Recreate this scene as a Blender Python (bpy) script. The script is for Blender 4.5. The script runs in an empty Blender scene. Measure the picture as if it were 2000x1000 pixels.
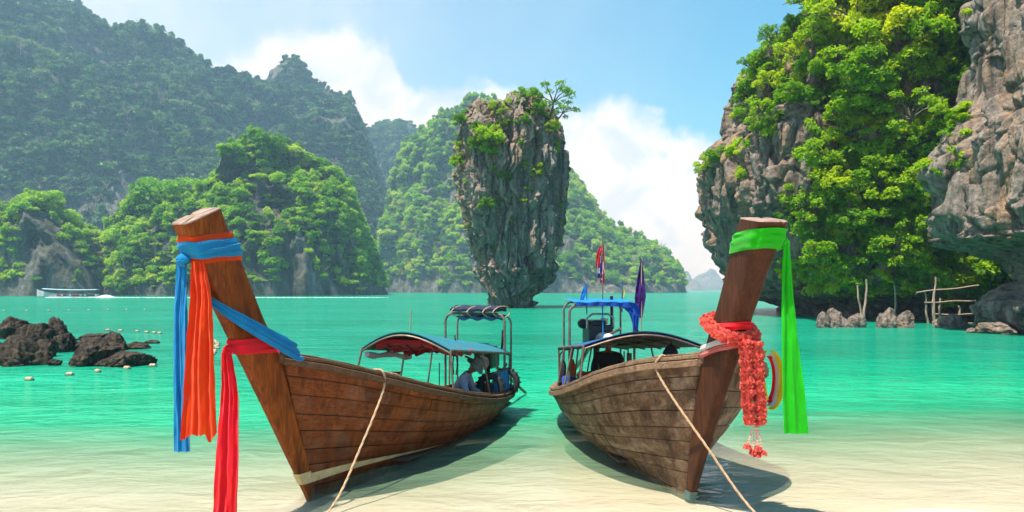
import bpy, math, random
import numpy as np
from mathutils import Vector, Matrix
from mathutils.bvhtree import BVHTree

R = math.radians
SC = bpy.context.scene
COL = SC.collection
random.seed(7)

# ------------------------------------------------------------------ camera, sky, sun, exposure
FPX, HOR, CAMZ = 1400.0, 566.0, 2.4          # focal length in photo pixels, horizon row, eye height
cam_d = bpy.data.cameras.new('camera')
cam = bpy.data.objects.new('camera', cam_d)
COL.objects.link(cam)
cam.location = (0, 0, CAMZ)
cam.rotation_euler = (R(90), 0, 0)
cam_d.sensor_width = 36
cam_d.lens = 36 * FPX / 2000
cam_d.shift_y = (HOR - 500) / 2000
cam_d.clip_start = 0.1
cam_d.clip_end = 12000
SC.camera = cam

SUN_EL = 69.0
SUN_AZ = math.atan2(-0.74, -0.66)             # compass-like angle of the sun from +Y towards +X
sun_vec = Vector((math.sin(SUN_AZ) * math.cos(R(SUN_EL)), math.cos(SUN_AZ) * math.cos(R(SUN_EL)), math.sin(R(SUN_EL))))
sl = bpy.data.lights.new('sun', 'SUN')
sl.energy = 5.0
sl.angle = R(0.53)
sl.color = (1.0, 0.95, 0.87)
sun = bpy.data.objects.new('sun', sl)
sun.rotation_euler = sun_vec.to_track_quat('Z', 'Y').to_euler()
sun.location = (-40, 40, 120)
COL.objects.link(sun)

SC.view_settings.view_transform = 'Standard'
SC.view_settings.look = 'None'
SC.view_settings.exposure = 1.05
SC.view_settings.gamma = 1.0
SC.view_settings.use_curve_mapping = False
SC.render.engine = 'CYCLES'
SC.cycles.use_denoising = True
SC.cycles.adaptive_threshold = 0.02
SC.cycles.max_bounces = 8
SC.cycles.diffuse_bounces = 3
SC.cycles.glossy_bounces = 3
SC.cycles.transparent_max_bounces = 12
SC.cycles.volume_bounces = 0
SC.cycles.caustics_reflective = False
SC.cycles.caustics_refractive = False
SC.cycles.sample_clamp_indirect = 6.0

world = bpy.data.worlds.new('World')
SC.world = world
world.use_nodes = True
NT = world.node_tree
NT.nodes.clear()


def wn(t, **kw):
    n = NT.nodes.new(t)
    for k, v in kw.items():
        setattr(n, k, v)
    return n


def wmath(op, a, b=None, c=None, clamp=False):
    n = wn('ShaderNodeMath', operation=op)
    n.use_clamp = clamp
    for i, v in enumerate((a, b, c)):
        if v is None:
            continue
        if isinstance(v, (int, float)):
            n.inputs[i].default_value = v
        else:
            NT.links.new(v, n.inputs[i])
    return n.outputs[0]


sky = wn('ShaderNodeTexSky')
sky.sky_type = 'NISHITA'
sky.sun_disc = False
sky.sun_elevation = R(SUN_EL)
sky.sun_rotation = SUN_AZ
sky.air_density = 1.0
sky.dust_density = 0.5
sky.ozone_density = 1.2
hsv = wn('ShaderNodeHueSaturation')
hsv.inputs['Saturation'].default_value = 2.05
hsv.inputs['Hue'].default_value = 0.484
hsv.inputs['Value'].default_value = 0.92
NT.links.new(sky.outputs[0], hsv.inputs['Color'])
geo = wn('ShaderNodeTexCoord')
sep = wn('ShaderNodeSeparateXYZ')
NT.links.new(geo.outputs['Generated'], sep.inputs[0])
dx, dy, dz = sep.outputs
hlen = wmath('SQRT', wmath('ADD', wmath('MULTIPLY', dx, dx), wmath('MULTIPLY', dy, dy)))
elev = wmath('DIVIDE', dz, wmath('MAXIMUM', hlen, 0.02))
azim = wmath('ARCTAN2', dx, dy)
az01 = wmath('ADD', wmath('DIVIDE', azim, 2 * math.pi), 0.5)
# height of the cumulus bank (tangent of elevation x 2) all round the horizon
bank = [(-700, 330), (0, 330), (260, 300), (400, 130), (470, 92), (540, 62), (640, 56), (745, 72), (795, 165), (860, 182), (920, 168), (1010, 180),
        (1120, 188), (1215, 205), (1268, 248), (1340, 276), (1400, 300), (1500, 390), (1700, 430), (2300, 420)]
ramp = wn('ShaderNodeValToRGB')
ramp.color_ramp.interpolation = 'EASE'
els = ramp.color_ramp.elements
stops = []
for px, py in bank:
    a = math.atan2((px - 1000) / FPX, 1)
    t = (HOR - py) / FPX / math.sqrt(1 + ((px - 1000) / FPX) ** 2)
    stops.append((a / (2 * math.pi) + 0.5, t * 2))
stops = [(0.0, 0.24), (0.1, 0.36), (0.2, 0.22), (0.3, 0.3)] + stops + [(0.75, 0.3), (0.86, 0.2), (1.0, 0.24)]
stops.sort()
while len(els) < len(stops):
    els.new(0.5)
for e, (p, v) in zip(els, stops):
    e.position = p
    e.color = (v, v, v, 1)
NT.links.new(az01, ramp.inputs[0])
nz = wn('ShaderNodeTexNoise')
nz.inputs['Scale'].default_value = 11
nz.inputs['Detail'].default_value = 9
nz.inputs['Roughness'].default_value = 0.58
NT.links.new(geo.outputs['Generated'], nz.inputs['Vector'])
nz2 = wn('ShaderNodeTexNoise')
nz2.inputs['Scale'].default_value = 16
nz2.inputs['Detail'].default_value = 7
nz2.inputs['Roughness'].default_value = 0.6
nz2.inputs['Distortion'].default_value = 0.6
NT.links.new(geo.outputs['Generated'], nz2.inputs['Vector'])
bh = wmath('MULTIPLY', ramp.outputs[0], 0.5)
over = wmath('SUBTRACT', wmath('ADD', bh, wmath('MULTIPLY', wmath('SUBTRACT', nz.outputs[0], 0.47), 0.13)), elev)
mask = wn('ShaderNodeMapRange', interpolation_type='SMOOTHSTEP')
mask.inputs['From Min'].default_value = -0.006
mask.inputs['From Max'].default_value = 0.028
NT.links.new(over, mask.inputs['Value'])
# body of the cloud: thick and thin billows
body = wn('ShaderNodeMapRange')
body.inputs['From Min'].default_value = 0.34
body.inputs['From Max'].default_value = 0.62
body.inputs['To Min'].default_value = 0.88
body.inputs['To Max'].default_value = 1.0
NT.links.new(nz2.outputs[0], body.inputs['Value'])
thick = wmath('MULTIPLY', mask.outputs[0], wmath('MINIMUM', wmath('ADD', body.outputs[0], 0.0), 1.0))
ccol = wn('ShaderNodeMix', data_type='RGBA')
ccol.inputs[6].default_value = (3.5, 4.05, 4.7, 1)
ccol.inputs[7].default_value = (5.5, 5.65, 5.8, 1)
bil = wn('ShaderNodeMapRange', interpolation_type='SMOOTHSTEP')
bil.inputs['From Min'].default_value = 0.36
bil.inputs['From Max'].default_value = 0.58
NT.links.new(nz2.outputs[0], bil.inputs['Value'])
NT.links.new(bil.outputs[0], ccol.inputs[0])
mixc = wn('ShaderNodeMix', data_type='RGBA')
NT.links.new(thick, mixc.inputs[0])
NT.links.new(hsv.outputs[0], mixc.inputs[6])
NT.links.new(ccol.outputs[2], mixc.inputs[7])
# thin veil of high cloud in the west
vr = wn('ShaderNodeValToRGB')
vr.color_ramp.interpolation = 'EASE'
ve = vr.color_ramp.elements
vs = [(0.0, 0.0), (0.2, 0.25), (0.3, 0.7), (0.40, 0.9), (0.455, 0.62), (0.5, 0.3), (0.56, 0.04), (0.7, 0.0), (1.0, 0.0)]
while len(ve) < len(vs):
    ve.new(0.5)
for e_, (p_, v_) in zip(ve, vs):
    e_.position = p_
    e_.color = (v_, v_, v_, 1)
NT.links.new(az01, vr.inputs[0])
veil = wmath('MULTIPLY', vr.outputs[0], wmath('MINIMUM', wmath('ADD', wmath('MULTIPLY', nz.outputs[0], 0.7), 0.55), 1.0), clamp=True)
mixv = wn('ShaderNodeMix', data_type='RGBA')
NT.links.new(veil, mixv.inputs[0])
NT.links.new(mixc.outputs[2], mixv.inputs[6])
mixv.inputs[7].default_value = (4.4, 4.9, 5.4, 1)
bg = wn('ShaderNodeBackground')
bg.inputs['Strength'].default_value = 0.105
NT.links.new(mixv.outputs[2], bg.inputs['Color'])
wo = wn('ShaderNodeOutputWorld')
NT.links.new(bg.outputs[0], wo.inputs['Surface'])


# ------------------------------------------------------------------ helpers
def W(px, py, d):
    """world point that lies d metres ahead in the direction of a photo pixel"""
    return np.array([(px - 1000) / FPX * d, d, CAMZ - (py - HOR) / FPX * d])


def dwater(py):
    return CAMZ * FPX / (py - HOR)


def hash01(ix, iy, iz, seed=0):
    h = (ix.astype(np.int64) * 374761393 + iy.astype(np.int64) * 668265263 + iz.astype(np.int64) * 2147483647 + seed * 974711) & 0xFFFFFFFF
    h = ((h ^ (h >> 13)) * 1274126177) & 0xFFFFFFFF
    h = ((h ^ (h >> 16)) * 2246822519) & 0xFFFFFFFF
    return ((h ^ (h >> 15)) & 0xFFFFFF) / float(0xFFFFFF)


def vnoise(p, seed=0):
    """smooth 3D value noise, -1..1"""
    i = np.floor(p).astype(np.int64)
    f = p - i
    f = f * f * f * (f * (f * 6 - 15) + 10)
    x, y, z = i[..., 0], i[..., 1], i[..., 2]
    out = 0
    for a in (0, 1):
        wx = f[..., 0] if a else 1 - f[..., 0]
        for b in (0, 1):
            wy = f[..., 1] if b else 1 - f[..., 1]
            for c in (0, 1):
                wz = f[..., 2] if c else 1 - f[..., 2]
                out = out + wx * wy * wz * hash01(x + a, y + b, z + c, seed)
    return out * 2 - 1


def fbm(p, octv=4, seed=0, gain=0.5, lac=2.03, ridged=False):
    s, a, t = 0, 1.0, 0
    q = np.array(p, float)
    for o in range(octv):
        n = vnoise(q, seed + o * 17)
        if ridged:
            n = 1 - 2 * np.abs(n)
        s = s + a * n
        t += a
        a *= gain
        q = q * lac + 13.7
    return s / t


def worley(p, seed=0, tilt=None):
    i = np.floor(p).astype(np.int64)
    f1 = np.full(p.shape[:-1], 9.0)
    f2 = f1.copy()
    cid = f1.copy()
    for a in (-1, 0, 1):
        for b in (-1, 0, 1):
            for c in (-1, 0, 1):
                cx, cy, cz = i[..., 0] + a, i[..., 1] + b, i[..., 2] + c
                q = np.stack([cx + hash01(cx, cy, cz, seed), cy + hash01(cx, cy, cz, seed + 5), cz + hash01(cx, cy, cz, seed + 9)], -1)
                d = np.sqrt(((p - q) ** 2).sum(-1))
                near = d < f1
                f2 = np.where(near, f1, np.minimum(f2, d))
                cid = np.where(near, hash01(cx, cy, cz, seed + 31), cid)
                f1 = np.where(near, d, f1)
                if tilt is not None:
                    ta, tb = hash01(cx, cy, cz, seed + 41) * 2 - 1, hash01(cx, cy, cz, seed + 43) * 2 - 1
                    tc = hash01(cx, cy, cz, seed + 47) * 2 - 1
                    dd = (p - q)
                    tilt[...] = np.where(near, dd[..., 0] * ta + dd[..., 1] * tb + dd[..., 2] * tc * 1.3, tilt)
    return f1, f2, cid


def sstep(a, b, x):
    t = np.clip((np.asarray(x, float) - a) / (b - a), 0, 1)
    return t * t * (3 - 2 * t)


def crom(xs, ys, x):
    """smooth curve through points (xs rising)"""
    xs = np.asarray(xs, float)
    ys = np.asarray(ys, float)
    x = np.asarray(x, float)
    m = np.gradient(ys, xs, axis=0)
    k = np.clip(np.searchsorted(xs, x) - 1, 0, len(xs) - 2)
    h = xs[k + 1] - xs[k]
    t = np.clip((x - xs[k]) / h, 0, 1)
    if ys.ndim > 1:
        h = h[..., None]
        t = t[..., None]
    return ((2 * t**3 - 3 * t**2 + 1) * ys[k] + (t**3 - 2 * t**2 + t) * h * m[k] + (-2 * t**3 + 3 * t**2) * ys[k + 1] + (t**3 - t**2) * h * m[k + 1])


def mesh_np(name, v, f, smooth=True):
    v = np.ascontiguousarray(v, dtype=np.float32).reshape(-1, 3)
    f = np.ascontiguousarray(f, dtype=np.int32)
    k = f.shape[1]
    me = bpy.data.meshes.new(name)
    me.vertices.add(len(v))
    me.vertices.foreach_set('co', v.ravel())
    me.loops.add(f.size)
    me.loops.foreach_set('vertex_index', f.ravel())
    me.polygons.add(len(f))
    me.polygons.foreach_set('loop_start', np.arange(0, f.size, k, dtype=np.int32))
    if smooth:
        me.polygons.foreach_set('use_smooth', np.ones(len(f), dtype=bool))
    me.update(calc_edges=True)
    return me


def grid_faces(nu, nv, cu=False):
    a = np.arange(nu * nv).reshape(nu, nv)
    if cu:
        a = np.vstack([a, a[:1]])
    return np.stack([a[:-1, :-1], a[1:, :-1], a[1:, 1:], a[:-1, 1:]], -1).reshape(-1, 4)


def link(name, me, mat=None, parent=None):
    o = bpy.data.objects.new(name, me)
    COL.objects.link(o)
    if me is not None and mat is not None and len(me.materials) == 0:
        me.materials.append(mat)
    if parent is not None:
        o.parent = parent
    return o


def tag(o, label=None, cat=None, group=None, kind=None):
    if label:
        o['label'] = label
    if cat:
        o['category'] = cat
    if group:
        o['group'] = group
    if kind:
        o['kind'] = kind
    return o


def empty(name, loc=(0, 0, 0), rz=0.0):
    o = bpy.data.objects.new(name, None)
    o.empty_display_size = 0.3
    COL.objects.link(o)
    o.location = loc
    o.rotation_euler = (0, 0, rz)
    return o


class MB:
    """collects shapes that become one mesh"""

    def __init__(self):
        self.v, self.f = [], []

    def add(self, v, f):
        n = len(self.v)
        self.v += [tuple(map(float, p)) for p in v]
        self.f += [tuple(int(i) + n for i in q) for q in f]
        return self

    def grid(self, P, cu=False, cv=False):
        P = np.asarray(P, float)
        nu, nv = P.shape[:2]
        fs = []
        for i in range(nu if cu else nu - 1):
            for j in range(nv if cv else nv - 1):
                i2, j2 = (i + 1) % nu, (j + 1) % nv
                fs.append((i * nv + j, i2 * nv + j, i2 * nv + j2, i * nv + j2))
        return self.add(P.reshape(-1, 3), fs)

    def slab(self, P, Q):
        """two grids of equal size joined round the rim: a sheet with thickness"""
        P, Q = np.asarray(P, float), np.asarray(Q, float)
        nu, nv = P.shape[:2]
        n = nu * nv
        ix = lambda i, j: i * nv + j
        fs = []
        for i in range(nu - 1):
            for j in range(nv - 1):
                q = (ix(i, j), ix(i + 1, j), ix(i + 1, j + 1), ix(i, j + 1))
                fs.append(q)
                fs.append(tuple(n + k for k in reversed(q)))
        rim = [ix(i, 0) for i in range(nu)] + [ix(nu - 1, j) for j in range(1, nv)] + [ix(i, nv - 1) for i in range(nu - 2, -1, -1)] + [ix(0, j) for j in range(nv - 2, 0, -1)]
        for a, b in zip(rim, rim[1:] + rim[:1]):
            fs.append((b, a, n + a, n + b))
        return self.add(np.vstack([P.reshape(-1, 3), Q.reshape(-1, 3)]), fs)

    def box(self, c, s, rot=None, bev=0.0):
        c, h = np.asarray(c, float), np.asarray(s, float) / 2
        if bev <= 0:
            v = np.array([(x, y, z) for x in (-1, 1) for y in (-1, 1) for z in (-1, 1)], float) * h
            f = [(0, 1, 3, 2), (4, 6, 7, 5), (0, 4, 5, 1), (2, 3, 7, 6), (0, 2, 6, 4), (1, 5, 7, 3)]
        else:
            b = min(bev, h.min() * 0.6)
            prof = [(-h[0] + b, -h[1]), (h[0] - b, -h[1]), (h[0], -h[1] + b), (h[0], h[1] - b), (h[0] - b, h[1]), (-h[0] + b, h[1]), (-h[0], h[1] - b), (-h[0], -h[1] + b)]
            k = [(1 - b / h[0], 1 - b / h[1]), (1, 1), (1, 1), (1 - b / h[0], 1 - b / h[1])]
            zz = [-h[2], -h[2] + b, h[2] - b, h[2]]
            v = np.array([(x * k[i][0], y * k[i][1], zz[i]) for i in range(4) for x, y in prof])
            f = [(i * 8 + j, i * 8 + (j + 1) % 8, (i + 1) * 8 + (j + 1) % 8, (i + 1) * 8 + j) for i in range(3) for j in range(8)]
            f += [tuple(range(7, -1, -1)), tuple(range(24, 32))]
        if rot is not None:
            v = v @ np.array(rot.to_matrix() if hasattr(rot, 'to_matrix') else rot).T
        return self.add(v + c, f)

    def tube(self, path, r, n=8, cap=True):
        P = np.asarray(path, float)
        m = len(P)
        r = np.broadcast_to(np.asarray(r, float), (m,))
        T = np.gradient(P, axis=0)
        T /= np.linalg.norm(T, axis=1)[:, None] + 1e-9
        up = np.array([0, 0, 1.0]) if abs(T[0, 2]) < 0.9 else np.array([1.0, 0, 0])
        rings = []
        nrm = np.cross(T[0], up)
        nrm /= np.linalg.norm(nrm)
        for i in range(m):
            nrm = nrm - T[i] * nrm.dot(T[i])
            nrm /= np.linalg.norm(nrm) + 1e-9
            bn = np.cross(T[i], nrm)
            a = np.arange(n) * 2 * math.pi / n
            rings.append(P[i] + r[i] * (np.cos(a)[:, None] * nrm + np.sin(a)[:, None] * bn))
        k = len(self.v)
        G = np.array(rings)
        self.grid(G, cv=True)
        if cap:
            self.f.append(tuple(k + j for j in range(n)))
            self.f.append(tuple(k + (m - 1) * n + j for j in range(n - 1, -1, -1)))
        return self

    def lathe(self, prof, n=16, c=(0, 0, 0), axis='z'):
        a = np.arange(n) * 2 * math.pi / n
        P = []
        for rr, z in prof:
            ring = np.stack([rr * np.cos(a), rr * np.sin(a), np.full(n, z)], -1)
            if axis == 'x':
                ring = ring[:, [2, 0, 1]]
            elif axis == 'y':
                ring = ring[:, [0, 2, 1]]
            P.append(ring + np.asarray(c, float))
        return self.grid(np.array(P), cv=True)

    def mesh(self, name, smooth=True):
        me = bpy.data.meshes.new(name)
        me.from_pydata(self.v, [], self.f)
        if smooth:
            me.polygons.foreach_set('use_smooth', np.ones(len(me.polygons), dtype=bool))
            try:
                me.set_sharp_from_angle(angle=R(38))
            except Exception:
                pass
        me.update()
        return me

    def build(self, name, mat, parent=None, smooth=True):
        return link(name, self.mesh(name, smooth), mat, parent)


# ------------------------------------------------------------------ materials
class NB:
    """small node-tree builder"""

    def __init__(self, name):
        self.m = bpy.data.materials.new(name)
        self.m.use_nodes = True
        self.t = self.m.node_tree
        self.t.nodes.clear()
        self.out = self.t.nodes.new('ShaderNodeOutputMaterial')

    def n(self, t, ins=None, **kw):
        x = self.t.nodes.new(t)
        for k, v in kw.items():
            setattr(x, k, v)
        for k, v in (ins or {}).items():
            self.s(x.inputs[k], v)
        return x

    def s(self, sock, v):
        if isinstance(v, bpy.types.NodeSocket):
            self.t.links.new(v, sock)
        elif isinstance(v, (tuple, list)) and len(v) == 3 and sock.type == 'RGBA':
            sock.default_value = (*v, 1)
        else:
            sock.default_value = v

    def math(self, op, a, b=0.5, c=None, clamp=False):
        x = self.n('ShaderNodeMath', operation=op)
        x.use_clamp = clamp
        self.s(x.inputs[0], a)
        self.s(x.inputs[1], b)
        if c is not None:
            self.s(x.inputs[2], c)
        return x.outputs[0]

    def coord(self, kind='Object', scale=(1, 1, 1), rot=(0, 0, 0)):
        if kind == 'Position':
            src = self.n('ShaderNodeNewGeometry').outputs['Position']
        else:
            src = self.n('ShaderNodeTexCoord').outputs[kind]
        mp = self.n('ShaderNodeMapping', {'Vector': src, 'Scale': scale, 'Rotation': rot})
        return mp.outputs[0]

    def noise(self, vec, scale, detail=5, rough=0.55, dist=0.0):
        return self.n('ShaderNodeTexNoise', {'Vector': vec, 'Scale': scale, 'Detail': detail, 'Roughness': rough, 'Distortion': dist}).outputs[0]

    def ramp(self, fac, stops, interp='LINEAR'):
        x = self.n('ShaderNodeValToRGB', {'Fac': fac})
        x.color_ramp.interpolation = interp
        e = x.color_ramp.elements
        while len(e) < len(stops):
            e.new(0.5)
        for q, (p, c) in zip(e, stops):
            q.position = p
            q.color = (c, c, c, 1) if isinstance(c, (int, float)) else (*c, 1)
        return x.outputs[0]

    def mix(self, fac, a, b, blend='MIX'):
        x = self.n('ShaderNodeMix', data_type='RGBA', blend_type=blend)
        self.s(x.inputs[0], fac)
        self.s(x.inputs[6], a)
        self.s(x.inputs[7], b)
        return x.outputs[2]

    def bump(self, h, strength, dist, normal=None):
        ins = {'Height': h, 'Strength': strength, 'Distance': dist}
        if normal is not None:
            ins['Normal'] = normal
        return self.n('ShaderNodeBump', ins).outputs[0]

    def bsdf(self, **ins):
        x = self.n('ShaderNodeBsdfPrincipled')
        for k, v in ins.items():
            self.s(x.inputs[k.replace('_', ' ')], v)
        return x.outputs[0]

    def done(self, shader):
        self.t.links.new(shader, self.out.inputs['Surface'])
        return self.m


def plain(name, c1, c2=None, rough=0.6, scale=6.0, stretch=(1, 1, 1), bump=0.3, bdist=0.01, metal=0.0, spec=0.5, detail=6):
    b = NB(name)
    v = b.coord('Object', stretch)
    c2 = c2 or tuple(x * 0.6 for x in c1)
    nn = b.noise(v, scale, detail, 0.6)
    col = b.ramp(nn, [(0.3, c2), (0.68, c1)])
    fine = b.noise(v, scale * 6, 4, 0.6)
    rg = b.ramp(fine, [(0.2, max(rough - 0.12, 0.05)), (0.8, min(rough + 0.12, 1))])
    return b.done(b.bsdf(Base_Color=col, Roughness=rg, Metallic=metal, Specular_IOR_Level=spec, Normal=b.bump(fine, bump, bdist)))


def cloth_mat(name, c, c2=None, trans=0.35, sc=30):
    b = NB(name)
    v = b.coord('Object')
    col = b.mix(b.ramp(b.noise(v, 5, 4), [(0.3, 0.0), (0.7, 1.0)]), c, c2 or tuple(x * 0.8 for x in c))
    weave = b.noise(v, 260, 2)
    crease = b.noise(b.coord('Object', (14, 14, 2.2)), 2.0, 4, 0.6, 0.6)
    nrm = b.bump(crease, 0.45, 0.02, b.bump(weave, 0.25, 0.002))
    d = b.bsdf(Base_Color=col, Roughness=0.85, Specular_IOR_Level=0.2, Sheen_Weight=0.15, Normal=nrm)
    t = b.n('ShaderNodeBsdfTranslucent', {'Color': col, 'Normal': nrm}).outputs[0]
    ms = b.n('ShaderNodeMixShader', {0: trans})
    b.t.links.new(d, ms.inputs[1])
    b.t.links.new(t, ms.inputs[2])
    return b.done(ms.outputs[0])


def leaf_mat(name, ramp_stops, trans=0.35, patch=0.05, rough=0.55):
    """each tree its own green, drifting in patches over the ground"""
    b = NB(name)
    rnd = b.n('ShaderNodeObjectInfo').outputs['Random']
    pos = b.coord('Position')
    pn = b.noise(pos, patch, 3, 0.6)
    fine = b.noise(pos, patch * 16, 2, 0.5)
    f = b.math('ADD', b.math('MULTIPLY', rnd, 0.62), b.math('ADD', b.math('MULTIPLY', pn, 0.62), b.math('MULTIPLY', fine, 0.3)))
    f = b.math('SUBTRACT', f, 0.29, clamp=True)
    col = b.ramp(f, ramp_stops)
    d = b.bsdf(Base_Color=col, Roughness=rough, Specular_IOR_Level=0.3)
    t = b.n('ShaderNodeBsdfTranslucent', {'Color': b.mix(1.0, col, (1.0, 1.0, 0.55), 'MULTIPLY')}).outputs[0]
    ms = b.n('ShaderNodeMixShader', {0: trans})
    b.t.links.new(d, ms.inputs[1])
    b.t.links.new(t, ms.inputs[2])
    return b.done(ms.outputs[0])


def rock_mat(name, light, mid, dark, warm, scale=1.0, streak=0.22, warm_at=0.62):
    b = NB(name)
    o = b.coord('Object', (scale,) * 3)
    st = b.coord('Object', (scale * 1.6, scale * 1.6, scale * streak))
    big = b.noise(o, 0.22, 5, 0.6)
    streaks = b.noise(st, 0.9, 8, 0.62, 0.4)
    fine = b.noise(o, 3.2, 8, 0.68)
    col = b.ramp(streaks, [(0.34, dark), (0.48, mid), (0.68, light)])
    wf = b.ramp(b.noise(st, 0.42, 6, 0.6, 0.8), [(warm_at - 0.08, 0.0), (warm_at + 0.06, 0.8)])
    col = b.mix(wf, col, warm)
    col = b.mix(b.ramp(fine, [(0.3, 0.75), (0.55, 0.0)]), col, dark)
    col = b.mix(b.ramp(big, [(0.35, 0.5), (0.6, 0.0)]), col, mid)
    runs = b.ramp(b.noise(b.coord('Object', (scale * 2.0, scale * 2.0, scale * 0.09)), 1.0, 6, 0.6, 0.3), [(0.54, 0.0), (0.64, 0.8)])
    col = b.mix(runs, col, tuple(x * 0.7 for x in dark))
    vor = b.n('ShaderNodeTexVoronoi', {'Vector': b.coord('Object', (scale * 0.9, scale * 0.9, scale * 0.4)), 'Scale': 1.4}, feature='DISTANCE_TO_EDGE').outputs[0]
    crack = b.ramp(vor, [(0.0, 0.0), (0.06, 1.0)])
    n1 = b.bump(fine, 0.9, 0.25 / scale)
    n2 = b.bump(streaks, 0.7, 0.5 / scale, n1)
    n3 = b.bump(crack, 0.25, 0.12 / scale, n2)
    return b.done(b.bsdf(Base_Color=col, Roughness=0.92, Specular_IOR_Level=0.25, Normal=n3))


def wood_mat(name, c_hi, c_mid, c_lo, rough=0.55, stain=(0.03, 0.02, 0.014), stain_at=0.6, rust=0.0, axis=(1.1, 9, 9), rot=(0, 0, 0), scr=0.0, bleach=0.0):
    b = NB(name)
    src = b.n('ShaderNodeTexCoord').outputs['Object']
    rnd = b.n('ShaderNodeObjectInfo').outputs['Random']
    off = b.n('ShaderNodeVectorMath', operation='ADD')
    b.t.links.new(src, off.inputs[0])
    cmb = b.n('ShaderNodeCombineXYZ', {0: b.math('MULTIPLY', rnd, 40.0), 1: b.math('MULTIPLY', rnd, 7.0)})
    b.t.links.new(cmb.outputs[0], off.inputs[1])
    gv = b.n('ShaderNodeMapping', {'Vector': off.outputs[0], 'Scale': axis, 'Rotation': rot}).outputs[0]
    grain = b.noise(gv, 4.0, 9, 0.66, 1.0)
    broad = b.noise(off.outputs[0], 1.3, 5, 0.6)
    col = b.ramp(grain, [(0.28, c_lo), (0.5, c_mid), (0.72, c_hi)])
    col = b.mix(b.math('MULTIPLY', rnd, 0.45), col, tuple(x * 0.55 for x in c_mid))
    stv = b.n('ShaderNodeMapping', {'Vector': src, 'Scale': (5, 5, 1.0)}).outputs[0]
    runs = b.noise(stv, 1.6, 6, 0.62, 0.3)
    col = b.mix(b.ramp(runs, [(stain_at - 0.1, 0.0), (stain_at + 0.12, 0.85)]), col, stain)
    if bleach > 0:
        col = b.mix(b.ramp(b.noise(b.n('ShaderNodeMapping', {'Vector': off.outputs[0], 'Scale': (1.2, 2.5, 2.5)}).outputs[0], 1.7, 7, 0.68, 0.5), [(0.5, 0.0), (0.68, bleach)]), col, (0.46, 0.36, 0.26))
    if rust > 0:
        col = b.mix(b.ramp(b.noise(stv, 2.6, 5, 0.6), [(0.63, 0.0), (0.74, rust)]), col, (0.16, 0.05, 0.015))
    if scr > 0:
        sv = b.n('ShaderNodeMapping', {'Vector': src, 'Scale': (16, 16, 0.9), 'Rotation': (0, 0.35, 0)}).outputs[0]
        col = b.mix(b.ramp(b.noise(sv, 2.2, 6, 0.7), [(0.68, 0.0), (0.74, scr)]), col, (0.5, 0.42, 0.34))
    col = b.mix(b.ramp(broad, [(0.35, 0.35), (0.6, 0.0)]), col, tuple(x * 0.5 for x in c_mid))
    rg = b.ramp(runs, [(0.3, rough - 0.1), (0.7, min(rough + 0.25, 1))])
    return b.done(b.bsdf(Base_Color=col, Roughness=rg, Specular_IOR_Level=0.2, Normal=b.bump(grain, 0.55, 0.012)))


M = {}
M['rock_tower'] = rock_mat('rock_tower', (0.47, 0.405, 0.345), (0.29, 0.24, 0.195), (0.06, 0.05, 0.044), (0.42, 0.24, 0.12), 0.8, 0.14, 0.55)
M['rock_head'] = rock_mat('rock_head', (0.42, 0.36, 0.305), (0.24, 0.195, 0.155), (0.05, 0.041, 0.035), (0.42, 0.235, 0.115), 0.7, 0.14, 0.55)
M['rock_cliff'] = rock_mat('rock_cliff', (0.40, 0.35, 0.30), (0.245, 0.205, 0.168), (0.06, 0.05, 0.042), (0.40, 0.25, 0.14), 0.9, 0.16, 0.57)
M['rock_hill'] = rock_mat('rock_hill', (0.26, 0.26, 0.25), (0.09, 0.1, 0.07), (0.03, 0.038, 0.024), (0.12, 0.11, 0.08), 0.12, 0.3, 0.7)
M['boulder'] = rock_mat('boulder', (0.13, 0.10, 0.07), (0.042, 0.033, 0.025), (0.01, 0.008, 0.007), (0.15, 0.11, 0.065), 4.0, 0.8)
M['leaf_far'] = leaf_mat('leaf_far', [(0.1, (0.008, 0.05, 0.02)), (0.45, (0.018, 0.09, 0.024)), (0.72, (0.085, 0.22, 0.036)), (1.0, (0.26, 0.34, 0.09))], 0.35, 0.012)
M['leaf_islet'] = leaf_mat('leaf_islet', [(0.1, (0.05, 0.19, 0.006)), (0.36, (0.17, 0.42, 0.008)), (0.66, (0.38, 0.60, 0.01)), (1.0, (0.56, 0.60, 0.10))], 0.58, 0.03)
M['leaf_lime'] = leaf_mat('leaf_lime', [(0.1, (0.07, 0.21, 0.004)), (0.38, (0.2, 0.42, 0.005)), (0.68, (0.40, 0.58, 0.006)), (1.0, (0.72, 0.68, 0.01))], 0.58, 0.12)
M['leaf_dry'] = plain('dry_leaves', (0.34, 0.29, 0.20), (0.2, 0.18, 0.10), 0.9, 0.5)
M['bark'] = plain('bark', (0.16, 0.12, 0.085), (0.06, 0.045, 0.032), 0.9, 5, (1, 1, 0.25), 0.8, 0.03)
M['pole_wood'] = plain('pole_wood', (0.42, 0.33, 0.24), (0.2, 0.14, 0.1), 0.85, 4, (3, 3, 0.4), 0.6, 0.01)
# ------------------------------------------------------------------ beach and sea
def beach_z(x, y):
    x, y = np.asarray(x, float), np.asarray(y, float)
    y0 = 6.75 + 0.19 * np.clip(x, 0, 9) + 0.14 * np.sin(x * 0.55 + 0.6) - 0.05 * np.clip(-x, 0, 6)
    t = y - y0
    z = np.where(t < 0, -t * 0.055, -(t * 0.045 + 0.0062 * np.clip(t, 0, 40) ** 2))
    return np.maximum(z, -6.0) + 0.012 * np.sin(x * 1.9 + y * 0.7) * np.exp(-np.abs(t) / 6)


def axis_pts(lo, hi, n, k):
    t = np.linspace(-1, 1, n)
    s = np.sinh(k * t) / math.sinh(k)
    return np.where(s < 0, -s * lo, s * hi)


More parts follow.
